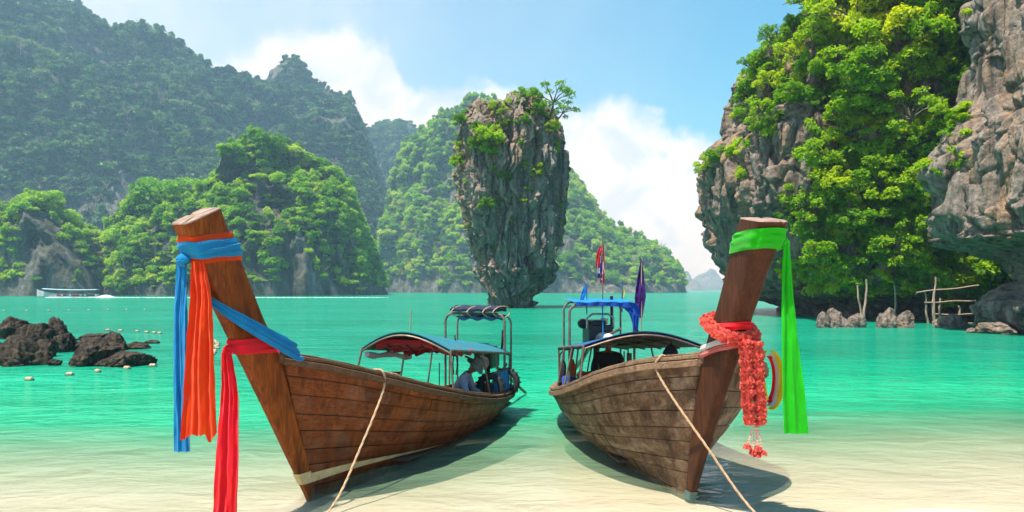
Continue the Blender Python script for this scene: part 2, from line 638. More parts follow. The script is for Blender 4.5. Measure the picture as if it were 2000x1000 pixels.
bx = axis_pts(-160, 160, 161, 4.0)
by = np.concatenate([np.linspace(-40, 3, 12)[:-1], np.linspace(3, 22, 120)[:-1], np.geomspace(22, 120, 30)])
XX, YY = np.meshgrid(bx, by, indexing='ij')
ZZ = beach_z(XX, YY) + 0.006 * fbm(np.stack([XX * 1.3, YY * 2.2, XX * 0], -1), 3, 3)
b = NB('sand')
pos = b.coord('Position')
g1 = b.noise(pos, 90, 4, 0.7)
g2 = b.noise(b.coord('Position', (1.0, 2.6, 1)), 1.6, 6, 0.6)
sandc = b.ramp(g2, [(0.3, (0.48, 0.395, 0.30)), (0.7, (0.53, 0.44, 0.335))])
sandc = b.mix(b.ramp(g1, [(0.3, 0.35), (0.5, 0.0)]), sandc, (0.36, 0.275, 0.195))
M['sand'] = b.done(b.bsdf(Base_Color=sandc, Roughness=0.8, Specular_IOR_Level=0.35,
                          Normal=b.bump(g1, 0.35, 0.004, b.bump(g2, 0.25, 0.012))))
beach = link('beach', mesh_np('beach', np.stack([XX, YY, ZZ], -1), grid_faces(*XX.shape)), M['sand'])
tag(beach, 'pale wet sand beach sloping under the shallow water', 'beach', kind='structure')

# the sea: one sheet to the horizon; clear in the shallows, turbid emerald where it is deep
wx = axis_pts(-4000, 4000, 301, 8.2)
wy = np.concatenate([np.linspace(5.5, 24, 130)[:-1], np.geomspace(24, 4000, 130)])
XX, YY = np.meshgrid(wx, wy, indexing='ij')
near = np.exp(-YY / 16) * np.exp(-np.abs(XX) / 14)
wav = (0.012 * np.sin(YY * 5.2 + XX * 0.8 + 2.0 * np.sin(XX * 0.6)) + 0.02 * fbm(np.stack([XX * 0.9, YY * 1.8, XX * 0], -1), 3, 9)) * near * sstep(0.0, 0.25, -beach_z(XX, YY))
dep = np.clip(-beach_z(XX, YY), 0, 6).ravel()
me = mesh_np('sea', np.stack([XX, YY, wav], -1), grid_faces(*XX.shape))
at = me.attributes.new('depth', 'FLOAT', 'POINT')
at.data.foreach_set('value', dep.astype(np.float32))
b = NB('sea_water')
depth = b.n('ShaderNodeAttribute', attribute_name='depth').outputs['Fac']
wpos = b.coord('Position', (0.55, 1.0, 1.0))
body = b.ramp(b.math('MULTIPLY', b.math('ADD', depth, b.math('MULTIPLY', b.noise(wpos, 0.22, 4), 0.25)), 0.3),
              [(0.0, (0.48, 0.52, 0.37)), (0.08, (0.28, 0.48, 0.28)), (0.2, (0.02, 0.38, 0.19)), (0.5, (0.004, 0.30, 0.16)), (0.95, (0.006, 0.22, 0.135))])
turb = b.ramp(b.math('MULTIPLY', depth, 0.5), [(0.0, 0.0), (0.03, 0.12), (0.12, 0.42), (0.3, 0.84), (0.55, 1.0)])
wind = b.ramp(b.noise(b.coord('Position', (0.05, 0.16, 1)), 1.0, 5, 0.62, 0.8), [(0.36, 0.0), (0.64, 1.0)])
body = b.mix(b.math('MULTIPLY', b.math('SUBTRACT', 1.0, wind), 0.55), body, b.mix(1.0, body, (0.5, 0.68, 0.66), 'MULTIPLY'))
body = b.mix(b.math('MULTIPLY', wind, 0.5), body, b.mix(1.0, body, (1.5, 1.22, 1.3), 'MULTIPLY'))
w1 = b.noise(wpos, 0.5, 3, 0.5, 0.4)
w2 = b.noise(wpos, 2.3, 4, 0.55, 0.5)
w3 = b.noise(wpos, 9.0, 3, 0.5)
nrm = b.bump(w3, 0.4, 0.03, b.bump(w2, b.math('ADD', b.math('MULTIPLY', depth, 0.8), 0.22, clamp=True), 0.2, b.bump(w1, b.math('ADD', b.math('MULTIPLY', depth, 0.7), 0.15, clamp=True), 0.6)))
dif = b.n('ShaderNodeBsdfDiffuse', {'Color': body, 'Normal': nrm}).outputs[0]
tr = b.n('ShaderNodeBsdfTransparent', {'Color': (0.95, 0.99, 0.96)}).outputs[0]
m1 = b.n('ShaderNodeMixShader', {0: turb})
b.t.links.new(tr, m1.inputs[1])
b.t.links.new(dif, m1.inputs[2])
fr = b.n('ShaderNodeFresnel', {'IOR': 1.33, 'Normal': nrm}).outputs[0]
frl = b.math('MINIMUM', b.math('MULTIPLY', fr, 0.78), 0.38)
gl = b.n('ShaderNodeBsdfGlossy', {'Color': (1, 1, 1), 'Roughness': 0.09, 'Normal': nrm}).outputs[0]
m2 = b.n('ShaderNodeMixShader', {0: frl})
b.t.links.new(m1.outputs[0], m2.inputs[1])
b.t.links.new(gl, m2.inputs[2])
M['sea'] = b.done(m2.outputs[0])
sea = link('sea', me, M['sea'])
tag(sea, 'emerald sea turning clear over the pale sand', 'sea', kind='structure')


# ------------------------------------------------------------------ foliage building
def crown_mesh(name, seed, n, leaf, lobes, flat=0.75, mat=None, up=0.45):
    """leaf-sized bent faces spread through a few lobes; unit-sized"""
    rg = np.random.default_rng(seed)
    L = np.array(lobes, float)                      # x y z r
    w = L[:, 3] ** 2
    k = rg.choice(len(L), n, p=w / w.sum())
    d = rg.normal(size=(n, 3))
    d /= np.linalg.norm(d, axis=1)[:, None]
    d[:, 2] = np.where(d[:, 2] < -0.35, -d[:, 2], d[:, 2])
    rad = L[k, 3] * (0.55 + 0.5 * rg.random(n) ** 0.45)
    rad *= 1 + 0.28 * vnoise(d * 2.6 + k[:, None] * 3.1, seed)
    c = L[k, :3] + d * rad[:, None] * np.array([1, 1, flat])
    nr = d * 0.6 + rg.normal(size=(n, 3)) * 0.55 + np.array([0, 0, up])
    nr /= np.linalg.norm(nr, axis=1)[:, None]
    a = np.cross(nr, rg.normal(size=(n, 3)))
    a /= np.linalg.norm(a, axis=1)[:, None]
    bb = np.cross(nr, a)
    s = (leaf * (0.6 + 0.8 * rg.random(n)))[:, None]
    v = np.stack([c - a * s, c + bb * s * 0.55 - nr * s * 0.12, c + a * s - nr * s * 0.25, c - bb * s * 0.55 - nr * s * 0.12], 1)
    me = mesh_np(name, v.reshape(-1, 3), np.arange(n * 4).reshape(n, 4), smooth=False)
    if mat:
        me.materials.append(mat)
    return me


def ball_lobes(seed, n, spread=0.55, r=(0.32, 0.55), zc=0.55, zs=0.5):
    rg = random.Random(seed)
    out = []
    for i in range(n):
        a = rg.uniform(0, 6.283)
        q = spread * math.sqrt(rg.random())
        out.append((q * math.cos(a), q * math.sin(a), zc + zs * rg.uniform(-0.5, 0.6) * (1.1 - q), rg.uniform(*r)))
    return out


def proto_collection(name, meshes):
    c = bpy.data.collections.new(name)
    for i, me in enumerate(meshes):
        o = bpy.data.objects.new(me.name, me)
        c.objects.link(o)
    return c


def varied(nm, seed, n, leaf, mat, k):
    out = []
    for i in range(k):
        kind = i % 4
        lob = (ball_lobes(seed + i, 8), ball_lobes(seed + i, 10, 0.75, (0.2, 0.38), 0.75, 0.25), ball_lobes(seed + i, 7, 0.32, (0.22, 0.4), 0.75, 1.5), ball_lobes(seed + i, 12, 0.7, (0.14, 0.34), 0.55, 0.8))[kind]
        out.append(crown_mesh(nm, seed + 30 + i, n, leaf, lob, (0.85, 0.6, 1.1, 0.9)[kind], mat))
    return out


def dry_tree(nm, seed):
    rg_ = random.Random(seed)
    mb = MB().tube([(0, 0, -0.2), (0.03, 0, 0.4), (0, 0.04, 0.9)], [0.05, 0.04, 0.02], 5)
    for i in range(11):
        a_ = rg_.uniform(0, 6.28)
        z0 = rg_.uniform(0.3, 0.8)
        q = np.array([math.cos(a_), math.sin(a_), rg_.uniform(0.3, 0.9)]) * rg_.uniform(0.4, 0.75)
        mb.tube([(0, 0, z0), q * 0.5 + np.array([0, 0, z0]), q + np.array([0, 0, z0])], [0.03, 0.02, 0.008], 4)
        for _ in range(3):
            w_ = q + np.array([rg_.uniform(-1, 1), rg_.uniform(-1, 1), rg_.uniform(0, 1)]) * 0.3
            mb.tube([q * 0.6 + np.array([0, 0, z0]), w_ + np.array([0, 0, z0])], [0.014, 0.006], 4)
    me = mb.mesh(nm)
    me.materials.append(M['leaf_dry'])
    return me


FAR = proto_collection('far_crowns', varied('far_crown', 50, 330, 0.16, M['leaf_far'], 9) + [dry_tree('dry_tree', 5)])
MID = proto_collection('islet_crowns', varied('islet_crown', 70, 560, 0.115, M['leaf_islet'], 9) + [dry_tree('dry_tree', 6)])
NEAR = proto_collection('creeper_clumps', [crown_mesh('creeper_clump', 60 + i, 300, 0.13, ball_lobes(90 + i, 5, 0.6, (0.3, 0.5), 0.25, 0.4), 0.7, M['leaf_lime']) for i in range(4)])


def forest(name, me, coll, density, smin, smax, seed, tall=1.0, tilt=0.0):
    """one mass of trees spread over a mesh (geometry nodes), kind stuff"""
    ng = bpy.data.node_groups.new(name, 'GeometryNodeTree')
    ng.interface.new_socket('Geometry', in_out='INPUT', socket_type='NodeSocketGeometry')
    ng.interface.new_socket('Geometry', in_out='OUTPUT', socket_type='NodeSocketGeometry')
    N, Lk = ng.nodes.new, ng.links.new
    gi, go = N('NodeGroupInput'), N('NodeGroupOutput')
    dp = N('GeometryNodeDistributePointsOnFaces')
    dp.distribute_method = 'RANDOM'
    na = N('GeometryNodeInputNamedAttribute')
    na.data_type = 'FLOAT'
    na.inputs['Name'].default_value = 'dens'
    mu = N('ShaderNodeMath')
    mu.operation = 'MULTIPLY'
    mu.inputs[1].default_value = density
    Lk(na.outputs['Attribute'], mu.inputs[0])
    Lk(gi.outputs[0], dp.inputs['Mesh'])
    Lk(mu.outputs[0], dp.inputs['Density'])
    dp.inputs['Seed'].default_value = seed
    ci = N('GeometryNodeCollectionInfo')
    ci.inputs['Collection'].default_value = coll
    ci.inputs['Separate Children'].default_value = True
    ci.inputs['Reset Children'].default_value = True
    ip = N('GeometryNodeInstanceOnPoints')
    ip.inputs['Pick Instance'].default_value = True
    rv = N('FunctionNodeRandomValue')
    rv.data_type = 'FLOAT_VECTOR'
    rv.inputs[0].default_value = (-tilt, -tilt, 0)
    rv.inputs[1].default_value = (tilt, tilt, 6.283)
    sv = N('FunctionNodeRandomValue')
    sv.data_type = 'FLOAT'
    sv.inputs[2].default_value = smin
    sv.inputs[3].default_value = smax
    sv.inputs['Seed'].default_value = seed + 3
    cx = N('ShaderNodeCombineXYZ')
    mz = N('ShaderNodeMath')
    mz.operation = 'MULTIPLY'
    mz.inputs[1].default_value = tall
    Lk(sv.outputs[1], cx.inputs[0])
    Lk(sv.outputs[1], cx.inputs[1])
    Lk(sv.outputs[1], mz.inputs[0])
    Lk(mz.outputs[0], cx.inputs[2])
    Lk(dp.outputs['Points'], ip.inputs['Points'])
    Lk(ci.outputs[0], ip.inputs['Instance'])
    Lk(rv.outputs[0], ip.inputs['Rotation'])
    Lk(cx.outputs[0], ip.inputs['Scale'])
    Lk(ip.outputs[0], go.inputs[0])
    o = link(name, me)
    md = o.modifiers.new('spread', 'NODES')
    md.node_group = ng
    return o


def set_dens(me, d):
    at = me.attributes.new('dens', 'FLOAT', 'POINT')
    at.data.foreach_set('value', np.ascontiguousarray(d, dtype=np.float32).ravel())


# ------------------------------------------------------------------ hills and wooded islets
def massif(name, ridge, shore, seed, nu=240, nv=110, amp=16.0, back=220.0, wl=70.0, steep=0.75, rockiness=0.0, lowrock=7.0):
    """ruled slope from a shoreline up to a ridge line and down the far side; karst gullies"""
    rp = np.array([[*W(px, py, d)] for px, py, d in ridge])
    sp = np.array([[(px - 1000) / FPX * d, d, 0] for px, d in shore])
    u = np.linspace(0, 1, nu)
    rr = np.stack([np.interp(u, np.linspace(0, 1, len(rp)), rp[:, k]) for k in range(3)], -1)
    s0 = np.interp(u, np.linspace(0, 1, len(rp)), [r[0] for r in ridge])
    d0 = np.interp(s0, [p for p, _ in shore], [d for _, d in shore])
    ss = np.stack([(s0 - 1000) / FPX * d0, d0, 0 * d0], -1)
    v = np.linspace(0, 1, nv)[None, :, None]
    kf = int(nv * 0.72)
    vf = np.linspace(0, 1, kf)[None, :, None]
    F = ss[:, None] * (1 - vf**1.15) + rr[:, None] * vf**1.15
    F[..., 2] = (rr[:, None, 2] * (vf[..., 0] ** steep)) - 4 * (1 - vf[..., 0])
    vb = np.linspace(0, 1, nv - kf + 1)[None, 1:, None]
    B = np.repeat(rr[:, None], nv - kf, 1).copy()
    B[..., 1] += back * vb[..., 0]
    B[..., 0] *= 1 + 0.0 * vb[..., 0]
    B[..., 2] = rr[:, None, 2] * (1 - vb[..., 0] ** 1.6) - 4 * vb[..., 0]
    P = np.concatenate([F, B], 1)
    hv = np.concatenate([vf[0, :, 0], 1 - vb[0, :, 0]])[None, :]
    env = np.clip(rr[:, 2:3] / 60, 0.12, 1) * np.sin(np.clip(hv, 0, 1) * math.pi * 0.62) ** 0.6
    q = P / wl
    big = fbm(q * np.array([1, 1, 0.5]), 3, seed)
    gul = fbm(q * np.array([2.4, 2.4, 0.7]), 4, seed + 40, ridged=True)
    fin = fbm(q * 7.0, 3, seed + 80)
    P[..., 1] += (-(big * 1.5 + gul * 1.25) * amp - fin * amp * 0.2) * env
    P[..., 2] += (big * 0.35 + gul * 0.2) * amp * env * (1 - 0.4 * hv) + fin * amp * 0.14 * env
    me = mesh_np(name, P, grid_faces(*P.shape[:2]))
    rk = fbm(P / wl * np.array([1.7, 1.7, 0.55]), 4, seed + 11)
    d = sstep(-0.42 + rockiness, -0.12 + rockiness, rk) * sstep(lowrock * 0.5, lowrock * 1.4, P[..., 2] + 6 * rk)
    set_dens(me, d)
    o = link(name, me, M['rock_hill'])
    tag(o, kind='structure')
    return o, me


h, me = massif('hill', [(-330, -120, 900), (-120, -70, 880), (0, -30, 860), (60, -14, 850), (110, 2, 850), (160, 24, 840), (210, 72, 830), (255, 80, 830), (300, 88, 830), (335, 106, 830),
                        (370, 112, 835), (420, 150, 840), (470, 176, 845), (510, 188, 850), (560, 196, 850), (620, 204, 850), (665, 208, 840), (690, 225, 830), (704, 268, 800),
                        (718, 330, 750), (735, 430, 690), (750, 574, 640)],
               [(-330, 520), (0, 520), (300, 540), (560, 580), (700, 610), (750, 635)], 3, 320, 150, 30, 260, 105, 0.72, -0.04)
tag(h, 'tall forested limestone ridge filling the left, hazy blue green', 'hill')
tag(forest('forest', me, FAR, 0.04, 2.4, 8.6, 5, 1.05), 'hazy dark forest covering the tall left ridge', 'forest', kind='stuff')
h, me = massif('peak', [(500, 330, 905), (514, 215, 905), (524, 160, 905), (540, 133, 905), (565, 127, 905), (588, 128, 905), (600, 140, 905), (612, 165, 905), (630, 168, 905), (645, 186, 905), (660, 192, 905), (684, 190, 905), (692, 214, 905), (702, 262, 905), (716, 340, 900)],
               [(500, 800), (716, 810)], 23, 110, 70, 12, 120, 50, 0.42, 0.12)
tag(h, 'dark limestone peak rising behind the left ridge', 'hill')
tag(forest('forest', me, FAR, 0.03, 3.0, 6.4, 8), 'forest on the dark peak behind the left ridge', 'forest', kind='stuff')
h, me = massif('hill', [(680, 420, 1120), (700, 300, 1120), (722, 262, 1120), (745, 244, 1120), (775, 238, 1120), (800, 242, 1120), (814, 262, 1120), (828, 310, 1100), (850, 420, 1060), (880, 574, 1000)],
               [(680, 900), (880, 920)], 33, 90, 70, 14, 200, 70, 0.6, 0.0)
tag(h, 'small rounded blue green hill in the gap between the ridges', 'hill')
tag(forest('forest', me, FAR, 0.03, 4, 8, 9), 'forest on the small hill in the gap between the ridges', 'forest', kind='stuff')
h, me = massif('hill', [(735, 560, 640), (770, 400, 680), (800, 312, 700), (825, 272, 710), (860, 250, 715), (890, 232, 720), (925, 214, 720), (960, 216, 720), (1010, 240, 720), (1060, 290, 715), (1100, 342, 710), (1125, 362, 705), (1148, 400, 695),
                        (1168, 436, 685), (1200, 462, 670), (1235, 478, 655), (1262, 482, 645), (1285, 497, 635), (1310, 520, 625), (1326, 540, 618), (1336, 560, 612), (1341, 574, 608)],
               [(735, 600), (900, 560), (1050, 545), (1200, 545), (1300, 575), (1341, 600)], 51, 280, 130, 24, 200, 70, 0.7, 0.0)
tag(h, 'wooded hill behind the rock tower sloping down to a low point', 'hill')
tag(forest('forest', me, MID, 0.048, 2.0, 7.0, 12, 1.05), 'green forest on the hill behind the rock tower', 'forest', kind='stuff')
h, me = massif('islet', [(170, 574, 311), (205, 500, 314), (240, 450, 318), (280, 415, 322), (330, 392, 324), (380, 385, 326), (420, 362, 326), (445, 336, 326), (475, 306, 326), (520, 290, 326), (560, 302, 326), (600, 312, 324), (640, 330, 323), (668, 360, 320),
                         (688, 420, 314), (698, 490, 311), (704, 574, 307)],
               [(170, 296), (300, 285), (450, 278), (600, 281), (704, 302)], 77, 260, 130, 14, 90, 34, 0.62, -0.02, 3.0)
tag(h, 'rounded islet thick with bright green trees in front of the left ridge', 'islet')
tag(forest('forest', me, MID, 0.14, 1.2, 4.4, 21, 1.0), 'bright green woods covering the larger rounded islet', 'forest', kind='stuff')
h, me = massif('islet', [(-70, 574, 296), (-30, 470, 297), (0, 436, 299), (35, 410, 300), (80, 398, 300), (115, 415, 300), (145, 448, 299), (168, 490, 297), (182, 530, 295), (190, 574, 292)],
               [(-70, 278), (80, 272), (190, 285)], 91, 150, 110, 10, 70, 28, 0.58, 0.05, 4.5)
tag(h, 'small steep islet with pale cliff foot at the left edge', 'islet')
tag(forest('forest', me, MID, 0.16, 1.1, 3.6, 22, 1.0), 'bright woods covering the small islet at the left edge', 'forest', kind='stuff')
# far hazy islands at the open end of the bay
for nm, rd, sd, lab in (
        ('island', [(1318, 574, 2500), (1326, 540, 2500), (1334, 530, 2500), (1344, 531, 2500), (1352, 545, 2500), (1358, 560, 2500), (1364, 574, 2500)], 5, 'pale blue hazy island right beside the wooded point'),
        ('island', [(1336, 574, 2300), (1342, 556, 2300), (1352, 546, 2300), (1362, 548, 2300), (1372, 562, 2300), (1378, 574, 2300)], 6, 'small low hazy islet in front of the far islands'),
        ('island', [(1340, 574, 2900), (1350, 548, 2900), (1364, 536, 2900), (1376, 533, 2900), (1388, 524, 2900), (1396, 527, 2900), (1404, 538, 2900), (1414, 548, 2900), (1424, 560, 2900), (1440, 574, 2900)], 7, 'widest and tallest of the far pale blue islands')):
    h, me = massif(nm, rd, [(rd[0][0], rd[0][2] - 90), (rd[-1][0], rd[-1][2] - 90)], sd, 60, 40, 14, 120, 60, 0.5)
    tag(h, lab, 'island')


# ------------------------------------------------------------------ rock masses with overhangs
def rock_mass(name, levels, centre, nang, nz, seed, amp, cell, mat, sup=2.0, top_h=3.0, a0=0, a1=2 * math.pi, streak=0.3, spire=1.0, drip=None):
    """closed outline per height level: levels = (z, left_x, right_x, front_y, back_y)"""
    L = np.array(levels, float)
    kt = int(nz * 0.86)
    t = np.linspace(0, 1, kt)
    lz = np.linspace(L[0, 0], L[-1, 0], kt)
    prof = crom(L[:, 0], L[:, 1:], lz)
    a = np.linspace(a0, a1, nang, endpoint=abs((a1 - a0) - 2 * math.pi) > 1e-3)
    ca, sa = np.cos(a), np.sin(a)
    k = (np.abs(ca) ** sup + np.abs(sa) ** sup) ** (-1 / sup)
    ux, uy = ca * k, sa * k
    cx, rx = (prof[:, 0] + prof[:, 1]) / 2, (prof[:, 1] - prof[:, 0]) / 2
    cy, ry = (prof[:, 2] + prof[:, 3]) / 2, (prof[:, 3] - prof[:, 2]) / 2
    P = np.zeros((nang, nz, 3))
    P[:, :kt, 0] = cx + ux[:, None] * rx
    P[:, :kt, 1] = cy + uy[:, None] * ry
    P[:, :kt, 2] = lz
    c = np.linspace(0, 1, nz - kt + 1)[1:]
    P[:, kt:, 0] = cx[-1] + ux[:, None] * rx[-1] * (1 - c)
    P[:, kt:, 1] = cy[-1] + uy[:, None] * ry[-1] * (1 - c)
    P[:, kt:, 2] = lz[-1] + top_h * np.sin(c * math.pi / 2) ** 0.8
    O = np.stack([np.repeat(ux[:, None], nz, 1), np.repeat(uy[:, None], nz, 1), np.zeros((nang, nz))], -1)
    wt = np.ones(nz)
    wt[kt:] = (1 - c) ** 0.5
    O = O * wt[None, :, None]
    q = P / cell
    warp = np.stack([fbm(q * 0.7 + 5, 2, seed + 1), fbm(q * 0.7 + 11, 2, seed + 2), fbm(q * 0.7 + 17, 2, seed + 3)], -1)
    qa = (q + warp * 0.5) * np.array([1, 1, streak])
    big = fbm(q * np.array([0.45, 0.45, 0.3]), 3, seed + 5)
    t1, t2 = np.zeros(P.shape[:2]), np.zeros(P.shape[:2])
    f1, f2, cid = worley(qa * 1.0, seed + 7, t1)
    g1, g2, cid2 = worley(qa * 2.9 + 3, seed + 8, t2)
    ridge = fbm(q * np.array([1.8, 1.8, 0.35]), 4, seed + 9, ridged=True)
    fine = fbm(q * np.array([5, 5, 2.5]), 4, seed + 13) + 0.9 * fbm(q * np.array([6.5, 6.5, 0.9]), 3, seed + 14, ridged=True)
    disp = amp * (big * 0.9 + (cid - 0.5) * 0.95 + t1 * 0.95 + (cid2 - 0.5) * 0.4 + t2 * 0.45 + ridge * 0.6 + fine * 0.30)
    disp -= amp * (0.75 * np.exp(-(f2 - f1) * 22) * sstep(0.2, 0.6, cid) + 0.3 * np.exp(-(g2 - g1) * 18)) - 0.2 * amp
    if drip is not None:                               # hanging stone under an overhang
        z0, z1, dd = drip
        m = sstep(z0 - 1.2, z0, P[..., 2]) * (1 - sstep(z1, z1 + 1.2, P[..., 2]))
        disp += m * amp * dd * fbm(q * np.array([2.6, 2.6, 0.3]), 3, seed + 21, ridged=True)
    P = P + O * disp[..., None]
    tw = np.zeros(nz)
    tw[int(kt * 0.9):kt] = np.linspace(0, 1, kt - int(kt * 0.9))
    tw[kt:] = 1
    s1, s2, sid = worley(np.stack([P[..., 0], P[..., 1], P[..., 0] * 0], -1) / (cell * 0.5), seed + 15)
    s3, s4, sid3 = worley(np.stack([P[..., 0], P[..., 1], P[..., 0] * 0], -1) / (cell * 0.24) + 7, seed + 16)
    P[..., 2] += tw[None] * spire * ((1 - s1) * sid ** 2 * 1.7 + (1 - s3) * sid3 * 0.8 + fbm(P / cell * 0.8, 3, seed + 18) * 1.1)
    me = mesh_np(name, P, grid_faces(nang, nz, cu=abs((a1 - a0) - 2 * math.pi) < 1e-3), smooth=False)
    o = link(name, me, mat)
    return o, me, P


def px_x(px, d):
    return (px - 1000) / FPX * d


def z_at(py, d):
    return CAMZ - (py - HOR) / FPX * d


# the tower
TD = 98.0
sil = [(612, 950, 1055), (603, 957, 1050), (590, 948, 1053), (575, 943, 1058), (562, 940, 1063), (545, 936, 1072), (528, 930, 1086), (505, 923, 1090), (480, 917, 1091), (455, 911, 1094), (425, 904, 1099), (400, 899, 1102), (370, 895, 1103), (330, 892, 1102),
       (295, 891, 1101), (265, 894, 1098), (240, 898, 1094), (222, 905, 1088), (210, 915, 1078)]
lev = []
for py, l, r in sil:
    xl, xr = px_x(l, TD), px_x(r, TD)
    w_ = (xr - xl) / 2
    lev.append((z_at(py, TD) - 0.8 * sstep(8, 25, z_at(py, TD)), xl + 0.85 + 0.45 * (1 - sstep(4, 12, z_at(py, TD))), xr - 0.85 - 0.45 * (1 - sstep(4, 12, z_at(py, TD))), TD - w_ * 0.95, TD + w_ * 0.95))
tower, tower_me, tower_P = rock_mass('rock_tower', lev, None, 560, 500, 5, 0.95, 2.2, M['rock_tower'], 2.6, 0.6, streak=0.2, spire=0.95, drip=(3.0, 5.2, 0.9))
tag(tower, 'tall top-heavy limestone rock tower standing in the sea', 'rock tower')

# the wooded headland on the right and the nearer cliff
hl = [(0, 28.2), (0.7, 28.0), (1.5, 25.8), (2.6, 23.6), (4.8, 22.0), (6.8, 21.2), (9, 20.3), (11, 19.4), (13.5, 19.2), (15.6, 19.4), (17.2, 20.6), (18.6, 21.8), (21.2, 22.3), (23.8, 23.5), (26.4, 25.5), (28.9, 28.2), (30.5, 31.2)]
lev = []
for z, x in hl:
    lev.append((z - (1.0 if z == 0 else 0), x + 1.4, 66, 51.0 + max(0, (x - 22)) * 0.25 + max(0, 2.2 - z) * 1.6, 88))
head, head_me, head_P = rock_mass('headland', lev, None, 620, 330, 15, 1.15, 3.6, M['rock_head'], 3.6, 3.5, R(100), R(290), streak=0.24, spire=1.3)
tag(head, 'big overhanging limestone headland clothed in lime green trees', 'cliff')
cl = [(-1, 28.4), (0.0, 27.6), (0.7, 27.0), (1.5, 26.7), (2.3, 27.9), (3.2, 29.2), (4.0, 29.2), (4.7, 27.4), (5.3, 25.2), (6.2, 24.5), (8, 24.1), (9.6, 24.2), (11, 24.9), (13, 25.7), (16, 26.2), (19, 26.6), (26, 27.4)]
lev = [(z, x + 1.15, 60, 27.0, 46.0 - max(0, 4 - z) * 0.3) for z, x in cl]
near_c, near_me, near_P = rock_mass('near_cliff', lev, None, 560, 380, 29, 0.75, 2.6, M['rock_cliff'], 4.5, 3.0, R(100), R(262), streak=0.22, spire=0.6, drip=(4.0, 6.4, 1.3))
tag(near_c, 'pale grey overhanging cliff at the right edge with a dark cave below', 'cliff')


def bvh_of(me):
    return BVHTree.FromPolygons([v.co for v in me.vertices], [p.vertices[:] for p in me.polygons])


BV = {'tower': bvh_of(tower_me), 'head': bvh_of(head_me), 'near': bvh_of(near_me)}


def surf(px, py, keys):
    """first rock met in the direction of a photo pixel: point and outward normal"""
    o = Vector((0, 0, CAMZ))
    d = (Vector(W(px, py, 50)) - o).normalized()
    best = None
    for k in keys:
        h = BV[k].ray_cast(o, d, 2000)
        if h[0] is not None and (best is None or h[3] < best[2]):
            n = h[1] if h[1].dot(d) < 0 else -h[1]
            best = (h[0], n, h[3])
    return best


# creepers and small growth on the rock, too many to count
c = np.array([near_P, near_P])[0]
pxg = 1000 + head_P[..., 0] / head_P[..., 1] * FPX
pyg = HOR - (head_P[..., 2] - CAMZ) / head_P[..., 1] * FPX
gn = fbm(head_P / 3.2, 3, 71)
edge = np.interp(pyg, [-200, 0, 90, 180, 260, 330, 420, 480, 545, 566, 610], [1560, 1600, 1640, 1660, 1665, 1620, 1600, 1560, 1530, 1600, 1680])
dens = sstep(-10, 40, pxg - edge + gn * 60) * sstep(-0.55, -0.15, gn) * sstep(1.3, 3.2, head_P[..., 2] + gn * 1.5)
upper = np.interp(pyg, [0, 60, 140, 230, 300, 340], [0, 1, 1, 0.8, 0.3, 0]) * sstep(0.0, 0.25, fbm(head_P / 2.6 + 9, 3, 88)) * sstep(1425, 1470, pxg)
set_dens(head_me, np.maximum(dens, upper * 0.5))
tag(forest('creepers', head_me, NEAR, 1.7, 0.5, 1.5, 31, 1.0, 0.6), 'lime green creepers and scrub matting the right headland', 'creepers', kind='stuff')
gn = fbm(near_P / 1.9, 3, 72)
pxn = 1000 + near_P[..., 0] / np.maximum(near_P[..., 1], 5) * FPX
dens = sstep(0.05, 0.3, gn) * sstep(7.5, 9.5, near_P[..., 2]) * (1 - sstep(1880, 1905, pxn)) * 0.8
set_dens(near_me, dens)
tag(forest('creepers', near_me, NEAR, 3.0, 0.3, 0.8, 32, 1.0, 0.6), 'thin creepers along the left edge of the near cliff', 'creepers', kind='stuff')
gn = fbm(tower_P / 1.7, 3, 73)
dens = sstep(0.2, 0.42, gn) * sstep(9, 13, tower_P[..., 2]) * 0.5
set_dens(tower_me, dens)
tag(forest('creepers', tower_me, NEAR, 1.1, 0.25, 0.75, 33, 1.0, 0.6), 'small green tufts in the cracks of the rock tower', 'creepers', kind='stuff')
# ------------------------------------------------------------------ materials of the boats
M['wood_l'] = wood_mat('wood_red', (0.36, 0.092, 0.010), (0.19, 0.042, 0.005), (0.05, 0.011, 0.002), 0.48, (0.02, 0.007, 0.003), 0.57, 0.0, scr=0.2, bleach=0.12)
M['stem_l'] = wood_mat('wood_orange', (0.46, 0.125, 0.010), (0.25, 0.056, 0.005), (0.07, 0.014, 0.002), 0.48, (0.03, 0.009, 0.004), 0.6, 0.0, (5, 8, 0.9), (0, 0.5, 0), scr=0.12)
M['wood_r'] = wood_mat('wood_grey', (0.29, 0.185, 0.11), (0.165, 0.096, 0.053), (0.055, 0.03, 0.017), 0.65, (0.028, 0.016, 0.01), 0.54, 0.8, bleach=0.55)
M['stem_r'] = wood_mat('wood_dark', (0.17, 0.056, 0.02), (0.075, 0.025, 0.01), (0.02, 0.008, 0.004), 0.55, (0.03, 0.018, 0.012), 0.6, 0.0, (6, 8, 0.8), (0, 0.4, 0), scr=0.08)
M['rail_l'] = wood_mat('rail_brown', (0.26, 0.155, 0.085), (0.14, 0.077, 0.04), (0.05, 0.026, 0.013), 0.7, stain_at=0.66)
M['rail_r'] = wood_mat('rail_grey', (0.34, 0.24, 0.155), (0.21, 0.135, 0.08), (0.08, 0.048, 0.028), 0.75, stain_at=0.64)
M['endgrain'] = plain('endgrain', (0.34, 0.25, 0.19), (0.17, 0.11, 0.08), 0.85, 9, (1, 1, 1), 0.8, 0.01)
M['inner'] = plain('inner_wood', (0.11, 0.07, 0.045), (0.045, 0.03, 0.02), 0.85, 5, (0.5, 3, 3), 0.5, 0.01)
M['paint'] = plain('stripe_paint', (0.74, 0.60, 0.34), (0.55, 0.36, 0.15), 0.6, 7, (1, 1, 1), 0.5, 0.004)
